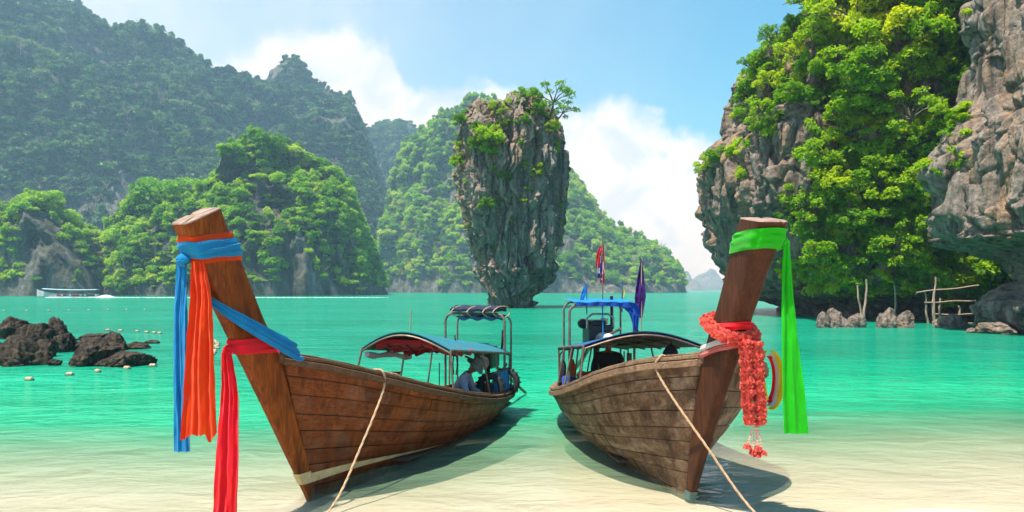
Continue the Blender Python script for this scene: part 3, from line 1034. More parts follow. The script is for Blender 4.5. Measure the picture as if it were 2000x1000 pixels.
M['paint_teal'] = plain('teal_paint', (0.05, 0.2, 0.2), (0.12, 0.09, 0.06), 0.7, 14, (1, 1, 1), 0.4, 0.004)
M['steel'] = plain('steel_tube', (0.24, 0.19, 0.15), (0.11, 0.075, 0.05), 0.55, 9, (1, 1, 1), 0.3, 0.003, metal=0.6)
M['rope'] = plain('rope', (0.58, 0.42, 0.26), (0.36, 0.24, 0.13), 0.9, 40, (1, 1, 1), 0.9, 0.006)
M['black'] = plain('black_metal', (0.035, 0.034, 0.034), (0.012, 0.012, 0.013), 0.45, 14, (1, 1, 1), 0.3, 0.004, metal=0.3)
M['rubber'] = plain('rubber', (0.03, 0.03, 0.032), (0.014, 0.014, 0.015), 0.75, 14)
M['black_cloth'] = plain('black_cloth', (0.022, 0.02, 0.022), (0.01, 0.01, 0.011), 0.9, 10, (1, 1, 1), 0.6, 0.01)
M['chrome'] = plain('worn_metal', (0.5, 0.48, 0.45), (0.22, 0.19, 0.16), 0.35, 10, metal=0.8)
M['blue'] = cloth_mat('blue_cloth', (0.012, 0.33, 0.66), (0.01, 0.25, 0.55), 0.38)
M['orange'] = cloth_mat('orange_cloth', (0.85, 0.10, 0.008), (0.85, 0.06, 0.008), 0.45)
M['red'] = cloth_mat('red_cloth', (0.88, 0.018, 0.015), (0.85, 0.014, 0.055), 0.42)
M['green'] = cloth_mat('green_cloth', (0.02, 0.62, 0.012), (0.02, 0.55, 0.012), 0.42)
M['tarp_blue'] = cloth_mat('blue_tarp', (0.01, 0.27, 0.62), (0.01, 0.2, 0.5), 0.25)
M['tarp_royal'] = cloth_mat('royal_tarp', (0.012, 0.10, 0.48), (0.01, 0.07, 0.36), 0.2)
M['tarp_navy'] = cloth_mat('navy_tarp', (0.012, 0.05, 0.16), (0.01, 0.12, 0.3), 0.1)
M['tarp_teal'] = cloth_mat('teal_tarp', (0.008, 0.22, 0.24), (0.008, 0.16, 0.26), 0.2)
M['tarp_dgreen'] = cloth_mat('green_lining', (0.02, 0.16, 0.09), (0.02, 0.1, 0.06), 0.2)
M['navy'] = cloth_mat('navy_cloth', (0.012, 0.018, 0.05), (0.01, 0.012, 0.03), 0.1)
M['maroon'] = cloth_mat('maroon_cloth', (0.16, 0.008, 0.03), (0.08, 0.005, 0.02), 0.15)
M['vest_red'] = cloth_mat('vest_red', (0.5, 0.012, 0.014), (0.34, 0.01, 0.012), 0.15)
M['vest_orange'] = cloth_mat('vest_orange', (0.75, 0.16, 0.03), (0.6, 0.1, 0.02), 0.2)
M['purple'] = cloth_mat('purple_cloth', (0.055, 0.01, 0.16), (0.04, 0.008, 0.12), 0.2)
M['white_cloth'] = cloth_mat('white_cloth', (0.72, 0.70, 0.68), (0.6, 0.56, 0.54), 0.2)
M['flag_red'] = cloth_mat('flag_red', (0.6, 0.02, 0.03), None, 0.25)
M['flag_blue'] = cloth_mat('flag_blue', (0.035, 0.025, 0.16), None, 0.25)
M['yellow'] = cloth_mat('yellow_cloth', (0.8, 0.72, 0.04), (0.7, 0.6, 0.03), 0.3)
M['pink'] = cloth_mat('pink_cloth', (0.62, 0.10, 0.10), (0.55, 0.2, 0.18), 0.25)
M['petal'] = cloth_mat('petals', (0.85, 0.10, 0.075), (0.85, 0.2, 0.14), 0.35)
M['bead'] = cloth_mat('beads', (0.75, 0.45, 0.4), (0.8, 0.3, 0.25), 0.1)
M['teal_bag'] = plain('teal_bag', (0.02, 0.12, 0.13), (0.01, 0.05, 0.06), 0.8, 10)
M['skin'] = plain('skin', (0.26, 0.13, 0.08), (0.2, 0.095, 0.055), 0.55, 5)
M['shirt'] = plain('pale_shirt', (0.55, 0.52, 0.60), (0.42, 0.40, 0.48), 0.9, 8, (1, 1, 1), 0.7, 0.02)
M['trousers'] = plain('dark_trousers', (0.05, 0.045, 0.045), (0.025, 0.022, 0.022), 0.9, 8)
M['hat_camo'] = plain('camo_hat', (0.20, 0.24, 0.20), (0.04, 0.06, 0.06), 0.9, 26)
M['hat_white'] = plain('pale_hat', (0.6, 0.57, 0.53), (0.3, 0.28, 0.27), 0.9, 14)
M['buoy'] = plain('buoy_float', (0.42, 0.34, 0.2), (0.24, 0.19, 0.11), 0.6, 9)
M['buoy_dark'] = plain('buoy_dark', (0.10, 0.09, 0.07), (0.05, 0.045, 0.035), 0.7, 9)
M['foam'] = plain('foam', (0.5, 0.62, 0.58), (0.25, 0.45, 0.38), 0.8, 0.6)


# ------------------------------------------------------------------ a long-tail boat
class Boat:
    """local frame: x forward from the stem foot, y to port, z up from the water"""

    def __init__(self, name, F, u, L, sheer, beam, keel, lean, stem, wood, stem_mat, rail_mat, seed):
        self.F, self.L, self.lean, self.seed = np.array(F, float), L, lean, seed
        self.sheer, self.beam, self.keel, self.stem = sheer, beam, keel, np.array(stem, float)
        self.wood, self.stem_mat, self.rail_mat = wood, stem_mat, rail_mat
        self.asym = 0.0
        self.rz = math.atan2(u[1], u[0])
        self.e = empty(name, (F[0], F[1], 0), self.rz)
        self.c, self.s_ = math.cos(self.rz), math.sin(self.rz)

    def world(self, p):
        p = np.asarray(p, float)
        return np.array([self.F[0] + p[0] * self.c - p[1] * self.s_, self.F[1] + p[0] * self.s_ + p[1] * self.c, p[2]])

    def local(self, w):
        d = np.asarray(w, float)[:2] - self.F
        return np.array([d[0] * self.c + d[1] * self.s_, -d[0] * self.s_ + d[1] * self.c, w[2]])

    def ray(self, px, py, y=None, x=None):
        """local point seen at a photo pixel, on the lengthwise plane y = const or crosswise plane x = const"""
        lo, hi = 4.0, 30.0
        f = lambda d: (self.local(W(px, py, d))[1] - y) if y is not None else (self.local(W(px, py, d))[0] - x)
        fl = f(lo)
        for _ in range(60):
            mid = (lo + hi) / 2
            if (f(mid) > 0) == (fl > 0):
                lo = mid
            else:
                hi = mid
        return self.local(W(px, py, lo))

    def thing(self, name, p=(0, 0, 0), rz=0.0):
        return empty(name, tuple(self.world(p)), self.rz + rz)

    def ley(self, s, z):
        return self.lean * np.maximum(z, 0) * (1 - np.asarray(s)) ** 2

    def stem_x(self, z, col):
        return np.interp(z, self.stem[:, col + 1], self.stem[:, col])

    def P(self, s, t, side, off=0.0):
        """point on the outer skin; t 0 keel .. 1 sheer; off along the side, outward"""
        s, t = np.broadcast_arrays(np.asarray(s, float), np.asarray(t, float))
        xs, ys = zip(*self.sheer)
        zs = crom(xs, ys, s)
        xs, ys = zip(*self.keel)
        zk = crom(xs, ys, s)
        xs, ys = zip(*self.beam)
        bb = crom(xs, ys, s)
        z = zk + (zs - zk) * t
        p = np.interp(s, [0, 0.12, 0.4, 0.8, 1], [1.0, 0.86, 0.55, 0.5, 0.52])
        q = np.interp(s, [0, 0.3, 1], [1.0, 0.9, 0.78])
        y = bb * (0.05 + 0.95 * np.clip(t, 0, 1.2) ** p * (1 + 0.10 * np.sin(math.pi * np.clip(t, 0, 1)) * q))
        if side > 0:
            y = y * (1 + self.asym * np.exp(-((s - 0.13) / 0.15) ** 2))
        x = -self.L * s + self.stem_x(z, 2) * (1 - s) ** 2.2 + 0.10 * t * s**6
        return np.stack([x, side * (y + off) + self.ley(s, z), z], -1)

    def ring(self, h, off=0.0, n=40):
        """outline of stem and prow post at h in 0..1; index 0 is the middle of the leading face"""
        st = self.stem
        hh = np.linspace(0, 1, len(st))
        lx, lz, tx, tz, wf, wb = [np.interp(h, hh, st[:, k]) for k in range(6)]
        a = np.arange(n) * 2 * math.pi / n
        ca, sa = np.cos(a), np.sin(a)
        k = (np.abs(ca) ** 7 + np.abs(sa) ** 7) ** (-1 / 7.0)
        f = (ca * k + 1) / 2                                   # 1 at the leading face
        ln = math.hypot(lx - tx, lz - tz) + 1e-6
        fo = (f - 0.5) * (1 + 2 * off / ln) + 0.5
        w = wb + (wf - wb) * f + off
        x = tx + (lx - tx) * fo
        z = tz + (lz - tz) * fo
        return np.stack([x, sa * k * w + self.ley(0, z), z], -1)

    def hull(self, nst, joints, stripe=None):
        e, rg = self.e, random.Random(self.seed)
        for side in (-1, 1):
            cut = [0.0]
            for k in range(nst):
                cut.append((k + 1 + (rg.uniform(-0.14, 0.14) if k < nst - 1 else 0)) / nst)
            for k in range(nst):
                t0, t1 = cut[k] + 0.0028 + rg.uniform(-0.002, 0.002), cut[k + 1] - 0.0028
                js = [0.0] + sorted(rg.uniform(0.2, 0.85) for _ in range(joints)) + [1.0]
                for a, b2 in zip(js, js[1:]):
                    n = max(6, int((b2 - a) * 34))
                    s = np.linspace(a + 0.0015, b2 - 0.0015, n)[:, None]
                    t = np.linspace(t0, t1, 5)[None, :]
                    prd = rg.uniform(-0.006, 0.008)
                    wob = 0.004 * np.sin(s * 40 + k) + 0.0015 * np.sin(s * 130 + k * 2)
                    cup = 0.006 * np.sin(np.linspace(0, math.pi, 5))[None, :]
                    o = self.P(s + 0 * t, t + 0 * s, side, prd + wob + cup)
                    i = self.P(s + 0 * t, t + 0 * s, side, prd - 0.03 + 0 * s)
                    MB().slab(o if side > 0 else o[:, ::-1], i if side > 0 else i[:, ::-1]).build('plank', self.wood, e)
            # lining behind the planks
            s = np.linspace(0.0, 1, 40)[:, None]
            t = np.linspace(0, 1, 12)[None, :]
            MB().slab(self.P(s + 0 * t, t + 0 * s, side, -0.034), self.P(s + 0 * t, t + 0 * s, side, -0.05)).build('lining', M['inner'], e)
            # rails
            s = np.linspace(0.0, 1.0, 60)
            top = self.P(s, np.ones_like(s), side)
            for nm, o0, o1, z0, z1 in (('gunwale', -0.085, 0.03, -0.012, 0.034), ('rub_rail', 0.004, 0.05, -0.10, -0.022), ('inner_rail', -0.10, -0.052, 0.036, 0.062)):
                sec = []
                for i in range(len(s)):
                    c = top[i]
                    rr = []
                    for oo, zz in ((o0, z0), (o1, z0 + 0.006), (o1, z1 - 0.008), (o1 - 0.012, z1), (o0 + 0.01, z1), (o0, z1 - 0.008)):
                        j = 0.004 * math.sin(i * 1.7 + oo * 50) + 0.003 * math.sin(i * 0.63)
                        rr.append((c[0], c[1] + side * (oo + j), c[2] + zz + j * 0.6))
                    sec.append(rr)
                mb = MB().grid(np.array(sec), cv=True)
                mb.f.append(tuple(range(6)))
                mb.f.append(tuple(59 * 6 + q for q in range(5, -1, -1)))
                mb.build(nm, self.rail_mat, e)
            # ribs inside
            for sv in np.linspace(0.1, 0.94, 14):
                tt = np.linspace(0.12, 0.97, 7)
                pp = self.P(np.full(7, sv), tt, side, -0.062)
                MB().tube(pp, 0.024, 6).build('rib', M['inner'], e)
        # transom and stern rail
        t = np.linspace(0, 1, 10)
        Lp, Rp = self.P(np.ones(10), t, 1, -0.01), self.P(np.ones(10), t, -1, -0.01)
        G = np.array([Rp + (Lp - Rp) * k for k in np.linspace(0, 1, 9)])
        bow = np.sin(np.linspace(0, math.pi, 9))[:, None] * 0.16
        G[..., 0] -= bow
        G2 = G.copy()
        G2[..., 0] += 0.045
        MB().slab(G, G2).build('transom', self.wood, e)
        rl = G[:, -1]
        sec = []
        for c in rl:
            sec.append([(c[0] + dx, c[1], c[2] + dz_) for dx, dz_ in ((-0.045, -0.10), (-0.05, 0.02), (-0.04, 0.035), (0.08, 0.035), (0.085, -0.012), (0.0, -0.02))])
        MB().grid(np.array(sec), cv=True).build('stern_rail', self.rail_mat, e)
        # stem and prow post, one timber
        hs = np.linspace(0, 1, 64)
        rings = []
        for i, h_ in enumerate(hs):
            r_ = self.ring(h_)
            nn = 0.006 * fbm(r_ * np.array([5, 5, 2.0]) + self.seed, 3, 5)
            cn = r_.mean(0)
            rings.append(r_ + (r_ - cn) / (np.linalg.norm(r_ - cn, axis=1)[:, None] + 1e-6) * nn[:, None])
        mb = MB().grid(np.array(rings), cv=True)
        mb.f.append(tuple(range(39, -1, -1)))
        mb.build('stem_post', self.stem_mat, e)
        # sawn top with radial cracks
        r1 = rings[-1]
        cn = r1.mean(0)
        nrm = np.cross(r1[10] - r1[0], r1[20] - r1[0])
        nrm = nrm / np.linalg.norm(nrm) * (1 if nrm[2] > 0 else -1)
        capg = []
        for k, kk in enumerate((1.0, 0.97, 0.7, 0.4, 0.12)):
            ring_ = cn + (r1 - cn) * kk + nrm * (0.0 if k == 0 else 0.012)
            for q in (3, 17, 29):
                if 0 < k:
                    ring_[q] = ring_[q] - nrm * 0.03
            capg.append(ring_)
        mb = MB().grid(np.array(capg), cv=True)
        mb.f.append(tuple(4 * 40 + q for q in range(40)))
        mb.build('sawn_top', M['endgrain'], e)
        # breast hook block behind the post, floor boards, benches
        z1 = float(self.P(0.0, 1.0, 1)[2])
        MB().box((self.stem_x(z1, 2) - 0.12, self.ley(0, z1), z1 - 0.02), (0.34, 0.3, 0.12), bev=0.02).build('breast_block', self.rail_mat, e)
        for k in range(6):
            yy = (k - 2.5) * 0.17
            sv = np.linspace(0.24, 0.97, 26)
            zz = crom(*zip(*self.keel), sv) + 0.30
            wl_ = np.stack([-self.L * sv, np.full_like(sv, yy), zz], -1)
            A = np.stack([wl_ + np.array([0, -0.078, 0.0]), wl_ + np.array([0, 0.078, 0.0])], 1)
            MB().slab(A, A - np.array([0, 0, 0.025])).build('floor_board', M['inner'], e)
        for sv in (0.3, 0.46, 0.62, 0.78):
            a, b2 = self.P(sv, 0.78, 1, -0.05), self.P(sv, 0.78, -1, -0.05)
            MB().box((a + b2) / 2, (0.22, a[1] - b2[1], 0.035), bev=0.008).build('thwart', self.rail_mat, e)

    def stripe(self, tband, s1, zst, mat):
        for side in (-1, 1):
            s = np.linspace(0.004, s1, 40)[:, None]
            k = np.linspace(0, 1, 4)[None, :]
            a = tband[0] + (tband[2] - tband[0]) * (s / s1)
            w = tband[1] * (1 - (s / s1) ** 1.4)
            t = a + w * (k - 0.5)
            MB().slab(self.P(s + 0 * k, t, side, 0.020), self.P(s + 0 * k, t, side, 0.004)).build('paint_stripe', mat, self.e)
        h0, h1 = zst
        G = np.array([self.ring(h_, 0.0085) for h_ in np.linspace(h0, h1, 4)])
        MB().grid(G, cv=True).build('paint_stripe', mat, self.e)

    def canopy(self, s0, s1, half, z_e0, z_a0, z_e1, z_a1, top, lining, posts, front_lining=None, yoff=0.0):
        e = self.e
        nu, nv = 22, 17
        G = np.zeros((nu, nv, 3))
        for i, k in enumerate(np.linspace(0, 1, nu)):
            ze, za = z_e0 + (z_e1 - z_e0) * k, z_a0 + (z_a1 - z_a0) * k
            hw = half[0] + (half[1] - half[0]) * k
            for j, y in enumerate(np.linspace(-1, 1, nv)):
                sag = -0.012 * abs(math.sin(k * math.pi * 5)) * (1 - abs(y))
                G[i, j] = (-self.L * (s0 + (s1 - s0) * k) + 0.10 * (1 - abs(y) ** 2) * (1 - k), y * hw + yoff, ze + (za - ze) * math.cos(y * math.pi / 2) + sag)
        e = MB().slab(G + np.array([0, 0, 0.012]), G).build('canopy', top, e)
        G2 = G - np.array([0, 0, 0.022])
        MB().slab(G2, G2 - np.array([0, 0, 0.008])).build('canopy_lining', lining, e)
        for i in (0, 5, 10, 15, 21):
            MB().tube(G[i] - np.array([0, 0, 0.045]), 0.016, 6).build('canopy_bow', M['steel'], e)
        for j in (0, 4, 8, 12, 16):
            MB().tube(G[:, j] - np.array([0, 0, 0.05 if j not in (0, 16) else 0.0]), 0.014 if j not in (0, 16) else 0.02, 6).build('canopy_rail', M['steel'], e)
        for k, side in posts:
            i = int(round(k * (nu - 1)))
            p1 = G[i, 0 if side < 0 else nv - 1]
            sv = s0 + (s1 - s0) * k
            p0 = self.P(sv, 0.93, side, -0.07)
            MB().tube([p0, (p0 + p1) / 2 + np.array([0.0, 0.0, 0]), p1], 0.017, 7).build('canopy_post', M['steel'], self.e)
        return G


# stem stations: lead x, lead z, trail x, trail z, half width front, half width back
stem_L = [(0.0, -0.16, -0.07, -0.16, 0.028, 0.04), (0.27, 0.33, 0.06, 0.33, 0.04, 0.08), (0.57, 0.88, 0.24, 0.88, 0.05, 0.10), (0.86, 1.40, 0.40, 1.40, 0.06, 0.115),
          (1.06, 1.76, 0.52, 1.74, 0.075, 0.12), (1.24, 2.08, 0.74, 2.14, 0.088, 0.12), (1.50, 2.55, 1.00, 2.68, 0.10, 0.12), (1.76, 3.03, 1.27, 3.24, 0.115, 0.125)]
BL = Boat('longtail_boat', (-2.40, 8.50), (-math.sin(R(18.5)), -math.cos(R(18.5))), 6.2,
          [(0, 1.66), (0.08, 1.50), (0.2, 1.24), (0.35, 0.97), (0.5, 0.76), (0.7, 0.57), (0.85, 0.50), (1, 0.50)],
          [(0, 0.11), (0.06, 0.36), (0.14, 0.60), (0.26, 0.82), (0.42, 0.95), (0.6, 0.93), (0.8, 0.80), (0.93, 0.64), (1, 0.50)],
          [(0, -0.14), (0.12, -0.17), (0.4, -0.26), (0.7, -0.25), (1, -0.08)], -0.09, stem_L, M['wood_l'], M['stem_l'], M['rail_l'], 3)
tag(BL.e, 'reddish brown long-tail boat with blue and orange sashes on its prow', 'boat', 'long-tail boats on the beach')
BL.hull(8, 1)
BL.stripe((0.175, 0.062, 0.30), 0.42, (0.085, 0.125), M['paint'])
stem_R = [(0.0, -0.16, -0.07, -0.16, 0.03, 0.045), (0.22, 0.33, 0.03, 0.33, 0.045, 0.08), (0.50, 0.88, 0.18, 0.88, 0.06, 0.11), (0.80, 1.40, 0.32, 1.40, 0.07, 0.13),
          (1.02, 1.78, 0.46, 1.76, 0.085, 0.135), (1.20, 2.12, 0.70, 2.14, 0.10, 0.135), (1.46, 2.58, 0.98, 2.62, 0.12, 0.145), (1.74, 3.02, 1.26, 3.10, 0.15, 0.16)]
BR = Boat('longtail_boat', (2.06, 8.28), (math.sin(R(5.0)), -math.cos(R(5.0))), 6.0,
          [(0, 1.66), (0.08, 1.54), (0.2, 1.31), (0.35, 1.05), (0.5, 0.86), (0.7, 0.68), (0.85, 0.60), (1, 0.58)],
          [(0, 0.13), (0.06, 0.54), (0.14, 0.85), (0.26, 1.02), (0.42, 1.08), (0.6, 1.05), (0.8, 0.93), (0.93, 0.76), (1, 0.62)],
          [(0, -0.14), (0.12, -0.17), (0.4, -0.25), (0.7, -0.22), (1, -0.02)], 0.065, stem_R, M['wood_r'], M['stem_r'], M['rail_r'], 8)
tag(BR.e, 'weathered grey brown long-tail boat with green sash and red garland on its prow', 'boat', 'long-tail boats on the beach')
BR.asym = 0.3
BR.hull(9, 1)
BR.stripe((0.05, 0.05, 0.05), 0.10, (0.045, 0.075), M['paint_teal'])
# ------------------------------------------------------------------ boat fittings
def strip(path, widths, wdir, folds, amp, seed, nu=60, nv=33, ragged=0.0, thick=0.006, twist=None, flare=0.0):
    """hanging or draped cloth with folds: returns a slab MB"""
    path = np.asarray(path, float)
    k = np.linspace(0, 1, len(path))
    u = np.linspace(0, 1, nu)
    C = crom(k, path, u) if len(path) > 2 else path[0] + (path[1] - path[0]) * u[:, None]
    wd = np.interp(u, np.linspace(0, 1, len(widths)), widths)
    D = np.asarray(wdir, float)
    D = np.repeat(D[None] / np.linalg.norm(D), nu, 0) if D.ndim == 1 else np.stack([np.interp(u, np.linspace(0, 1, len(D)), D[:, q]) for q in range(3)], -1)
    D /= np.linalg.norm(D, axis=1)[:, None]
    T = np.gradient(C, axis=0)
    T /= np.linalg.norm(T, axis=1)[:, None]
    Nn = np.cross(T, D)
    v = np.linspace(-1, 1, nv)
    ph = fbm(np.stack([u * 2.2, u * 0 + seed, u * 0], -1), 2, seed)
    P = np.zeros((nu, nv, 3))
    for j, y in enumerate(v):
        w1 = fbm(np.stack([u * 3.0 + 3, np.full(nu, y * folds * 0.5), np.full(nu, seed * 1.3)], -1), 3, seed + 2)
        w2 = fbm(np.stack([u * 14.0 + 3, np.full(nu, y * folds * 1.6), np.full(nu, seed * 1.7)], -1), 3, seed + 6)
        off = amp * 0.42 * w2 + amp * (np.sin(y * folds * math.pi + ph * 2.5 + w1 * 1.2) * 0.45 + np.sin(y * folds * 1.7 * math.pi + 1.3 + ph * 3) * 0.22 + w1 * 1.25)
        env = 0.35 + 0.65 * np.minimum(1, u * 3 + 0.2)
        rag = ragged * float(fbm(np.array([[y * 1.9 + seed, seed * 2.3, 0.5]]), 3, seed)[0]) * 1.7 * sstep(0.7, 1, u)
        side = wd * y * (1 + 0.05 * w1)
        P[:, j] = C + D * side[:, None] + Nn * (off * env)[:, None] + T * rag[:, None]
    Q = P - Nn[:, None] * thick
    return MB().slab(P, Q)


def band(B, h0, h1, off, tilt=0.0, n=48, bulge=0.012, seed=0, rows=9):
    """cloth wound once round the prow post"""
    G = []
    for i, k in enumerate(np.linspace(0, 1, rows)):
        pts = np.zeros((n, 3))
        for q in range(n):
            a = 2 * math.pi * q / n
            hh = h0 + (h1 - h0) * k + tilt * (math.cos(a) - 1) / 2
            fold = 0.006 * math.sin(k * 16 + 2 * math.sin(a + seed)) + 0.004 * math.sin(k * 31 + a * 3)
            pts[q] = B.ring(min(max(hh, 0), 1), off + bulge * math.sin(k * math.pi) + fold, n)[q]
        G.append(pts)
    return MB().grid(np.array(G), cv=True)


def knot(p, r, seed):
    rg = np.random.default_rng(seed)
    mb = MB()
    for i in range(3):
        a = np.linspace(0, 2 * math.pi, 17)
        ax = rg.normal(size=3)
        ax /= np.linalg.norm(ax)
        e1 = np.cross(ax, [0.3, 0.2, 1])
        e1 /= np.linalg.norm(e1)
        e2 = np.cross(ax, e1)
        path = np.asarray(p) + r * 0.55 * (np.cos(a)[:, None] * e1 + np.sin(a)[:, None] * e2)
        mb.tube(path, r * 0.42, 8, cap=False)
    return mb


def to_thing(B, name, label, cat, anchor, group=None):
    """top-level thing on the boat: built in the boat's frame, its base at anchor"""
    e = B.thing(name, anchor)
    tag(e, label, cat, group)
    return e


def put(mb, name, mat, e, anchor, smooth=True):
    a = np.asarray(anchor, float)
    mb.v = [tuple(np.asarray(p) - a) for p in mb.v]
    return mb.build(name, mat, e, smooth)


Z3 = np.array([0, 0, 1.0])
# sashes on the left prow
imgx = lambda B: B.local(np.array([B.F[0] + 1, B.F[1], 0])) * np.array([1, 1, 0])      # picture-right in the boat frame
ix = imgx(BL)
top = BL.ring(0.905, 0.03)[38]
a = (0, 0, 0)
e = to_thing(BL, 'orange_scarf', 'orange cloth sash hanging from the left prow', 'scarf', a)
put(band(BL, 0.893, 0.968, 0.012, 0.03, seed=1), 'wrap', M['orange'], e, a)
p0 = BL.ring(0.90, 0.05)[2] + ix * 0.02
put(strip([p0, p0 + ix * 0.03 - Z3 * 0.35, p0 + ix * 0.02 - Z3 * 0.9, p0 + ix * 0.01 - Z3 * 1.72], [0.06, 0.10, 0.13, 0.17], ix, 3.2, 0.032, 5, 80, 41, 0.10), 'tail', M['orange'], e, a)
e = to_thing(BL, 'blue_scarf', 'long blue cloth sash knotted round the left prow and draped to the gunwale', 'scarf', a)
put(band(BL, 0.908, 0.955, 0.030, 0.035, seed=2), 'wrap', M['blue'], e, a)
pk = BL.ring(0.905, 0.06)[37]
put(knot(pk, 0.075, 4), 'knot', M['blue'], e, a)
p1 = pk - ix * 0.03 - Z3 * 0.03 - np.array([0.02, 0, 0])
put(strip([p1, p1 - Z3 * 0.5 - ix * 0.015, p1 - Z3 * 1.2 - ix * 0.01, p1 - Z3 * 1.86], [0.05, 0.07, 0.075, 0.085], ix, 2.6, 0.022, 9, 80, 33, 0.0), 'tail', M['blue'], e, a)
q0 = BL.ring(0.80, 0.03)[38]
q1 = BL.ring(0.70, 0.09)[10]
g0 = BL.P(0.012, 1.0, 1, 0.05) + np.array([0.0, 0.02, 0.03])
put(strip([BL.ring(0.83, 0.02)[33], q0 + np.array([0.02, 0.02, -0.02]), BL.ring(0.74, 0.05)[5], q1 + np.array([0.0, 0.02, -0.1]), g0 + np.array([0.14, 0.04, 0.08]), g0 + np.array([-0.08, 0.0, 0.03])],
          [0.06, 0.08, 0.11, 0.14, 0.16, 0.12], (0.5, -0.15, 0.9), 2.6, 0.026, 12, 70, 29, 0.0), 'drape', M['blue'], e, a)
e = to_thing(BL, 'red_scarf', 'red cloth sash tied low on the left stem, tail reaching the beach', 'scarf', a)
put(band(BL, 0.555, 0.625, 0.016, 0.0, seed=3), 'wrap', M['red'], e, a)
pr = BL.ring(0.575, 0.05)[38] + np.array([0.02, -0.02, 0])
put(knot(pr, 0.06, 6), 'knot', M['red'], e, a)
put(strip([pr + np.array([0.02, 0, -0.02]), pr + ix * 0.015 - Z3 * 0.5, pr - ix * 0.01 - Z3 * 1.1, pr - ix * 0.035 - Z3 * 1.72], [0.05, 0.10, 0.12, 0.135], ix, 2.4, 0.03, 15, 80, 37, 0.02), 'tail', M['red'], e, a)

# green sash, garland and scarves on the right prow
ixr = imgx(BR)
e = to_thing(BR, 'green_scarf', 'bright green cloth sash hanging from the right prow', 'scarf', a)
put(band(BR, 0.925, 0.985, 0.014, 0.03, seed=5), 'wrap', M['green'], e, a)
pg = BR.ring(0.945, 0.04)[7]
put(knot(pg, 0.055, 8), 'knot', M['green'], e, a)
put(strip([pg - Z3 * 0.02, pg - ixr * 0.01 + Z3 * 0.0 + np.array([0.02, 0, -0.05]), pg - ixr * 0.12 - Z3 * 0.09], [0.02, 0.03, 0.045], Z3 + ixr * 0.2, 1.5, 0.008, 4, 14, 9), 'short_end', M['green'], e, a)
pt = pg + ixr * 0.03 + np.array([0.02, 0, 0])
put(strip([pt, pt + ixr * 0.01 - Z3 * 0.5, pt + ixr * 0.04 - Z3 * 1.1, pt + ixr * 0.085 - Z3 * 1.82], [0.03, 0.055, 0.085, 0.115], ixr, 1.7, 0.022, 21, 80, 37, 0.0), 'tail', M['green'], e, a)

# garland: each flower a ruffled disc
fl = []
for k in range(3):
    mb = MB()
    nA, nR = 22, 5
    G = np.zeros((nR, nA, 3))
    for i in range(nR):
        for j in range(nA):
            an = 2 * math.pi * j / nA
            rr = (0.12 + 0.88 * i / (nR - 1)) * (1 + 0.10 * math.sin(an * 7 + k) * i / (nR - 1))
            G[i, j] = (rr * math.cos(an), rr * math.sin(an), 0.30 * (i / (nR - 1)) ** 1.5 * (0.4 + math.sin(an * 6 + k * 2 + i * 1.3)) - 0.25 * i / (nR - 1))
    mb.grid(G, cv=True)
    G2 = G * np.array([0.8, 0.8, 1]) + np.array([0, 0, 0.28])
    G2[..., 2] += 0.18 * np.sin(np.arange(nA) * 2.1)[None] * np.linspace(0, 1, nR)[:, None]
    mb.grid(G2, cv=True)
    G3 = G * np.array([0.95, 0.95, 1]) + np.array([0, 0, -0.3])
    mb.grid(G3[:, ::-1], cv=True)
    mb.lathe([(0.01, -0.5), (0.45, -0.4), (0.62, 0.0), (0.45, 0.4), (0.01, 0.5)], 10)
    me = mb.mesh('flower')
    me.materials.append(M['petal'])
    fl.append(me)
ga = BR.ring(0.60, 0.10)[2]
eg = to_thing(BR, 'flower_garland', 'red flower garland with two hanging strands on the right prow', 'garland', ga)


def flower(p, r, axis, k, parent):
    o = link('flower', fl[k % 3], None, parent)
    q = Vector(axis).to_track_quat('Z', 'Y')
    o.location = np.asarray(p, float) - ga
    o.rotation_euler = q.to_euler()
    o.scale = (r, r, r * 0.9)
    return o


rg = random.Random(4)
N_ = 30
for q in range(N_):                                            # collar that dips to the front
    f = q / N_
    an = 2 * math.pi * f
    dip = 0.075 * (math.cos(an) * 0.5 + 0.5) ** 1.0
    rr_ = BR.ring(0.70 - dip, 0.055 + 0.02 * rg.random(), 120)
    p = rr_[int(f * 120) % 120]
    pn = rr_[(int(f * 120) + 2) % 120]
    flower(p, 0.075, pn - p + np.array([0, 0, 0.001]), q, eg)
s0 = BR.ring(0.60, 0.11)[2] + np.array([0.04, 0, 0.04])
for col in (-1, 1):
    for q in range(19):
        p = s0 + ixr * (0.056 * col + 0.0025 * q) + np.array([0.03 + 0.01 * rg.random(), 0, -0.043 * q - 0.03]) + ixr * rg.uniform(-0.006, 0.006)
        flower(p, 0.064 * rg.uniform(0.92, 1.12), (rg.uniform(-0.25, 0.25) + 0.25, rg.uniform(-0.25, 0.25), -1), q, eg)
s1 = s0 + ixr * 0.045 + np.array([0.03, 0, -0.85])
for q, (da, dl) in enumerate(((-0.075, 0.19), (-0.02, 0.24), (0.03, 0.21), (0.075, 0.25), (0.02, 0.27))):
    pa = s1 + ixr * (da * 0.4)
    pb = s1 + ixr * da + Z3 * -dl
    for w_ in np.linspace(0, 1, 9)[:-1]:
        mb = MB()
        mb.lathe([(0.001, -0.011), (0.008, -0.006), (0.010, 0.0), (0.008, 0.006), (0.001, 0.011)], 8, pa + (pb - pa) * w_)
        put(mb, 'bead', M['bead'], eg, ga)
    flower(pb, 0.042, (rg.uniform(-0.2, 0.2), rg.uniform(-0.2, 0.2), 1), q, eg)
    flower(pb + Z3 * 0.02, 0.032, (0.2, 0.2, 1), q + 1, eg)
e = to_thing(BR, 'pink_scarf', 'faded pink and white scarf wound round the right stem', 'scarf', a)
put(band(BR, 0.585, 0.615, 0.03, 0.07, seed=9), 'wrap', M['pink'], e, a)
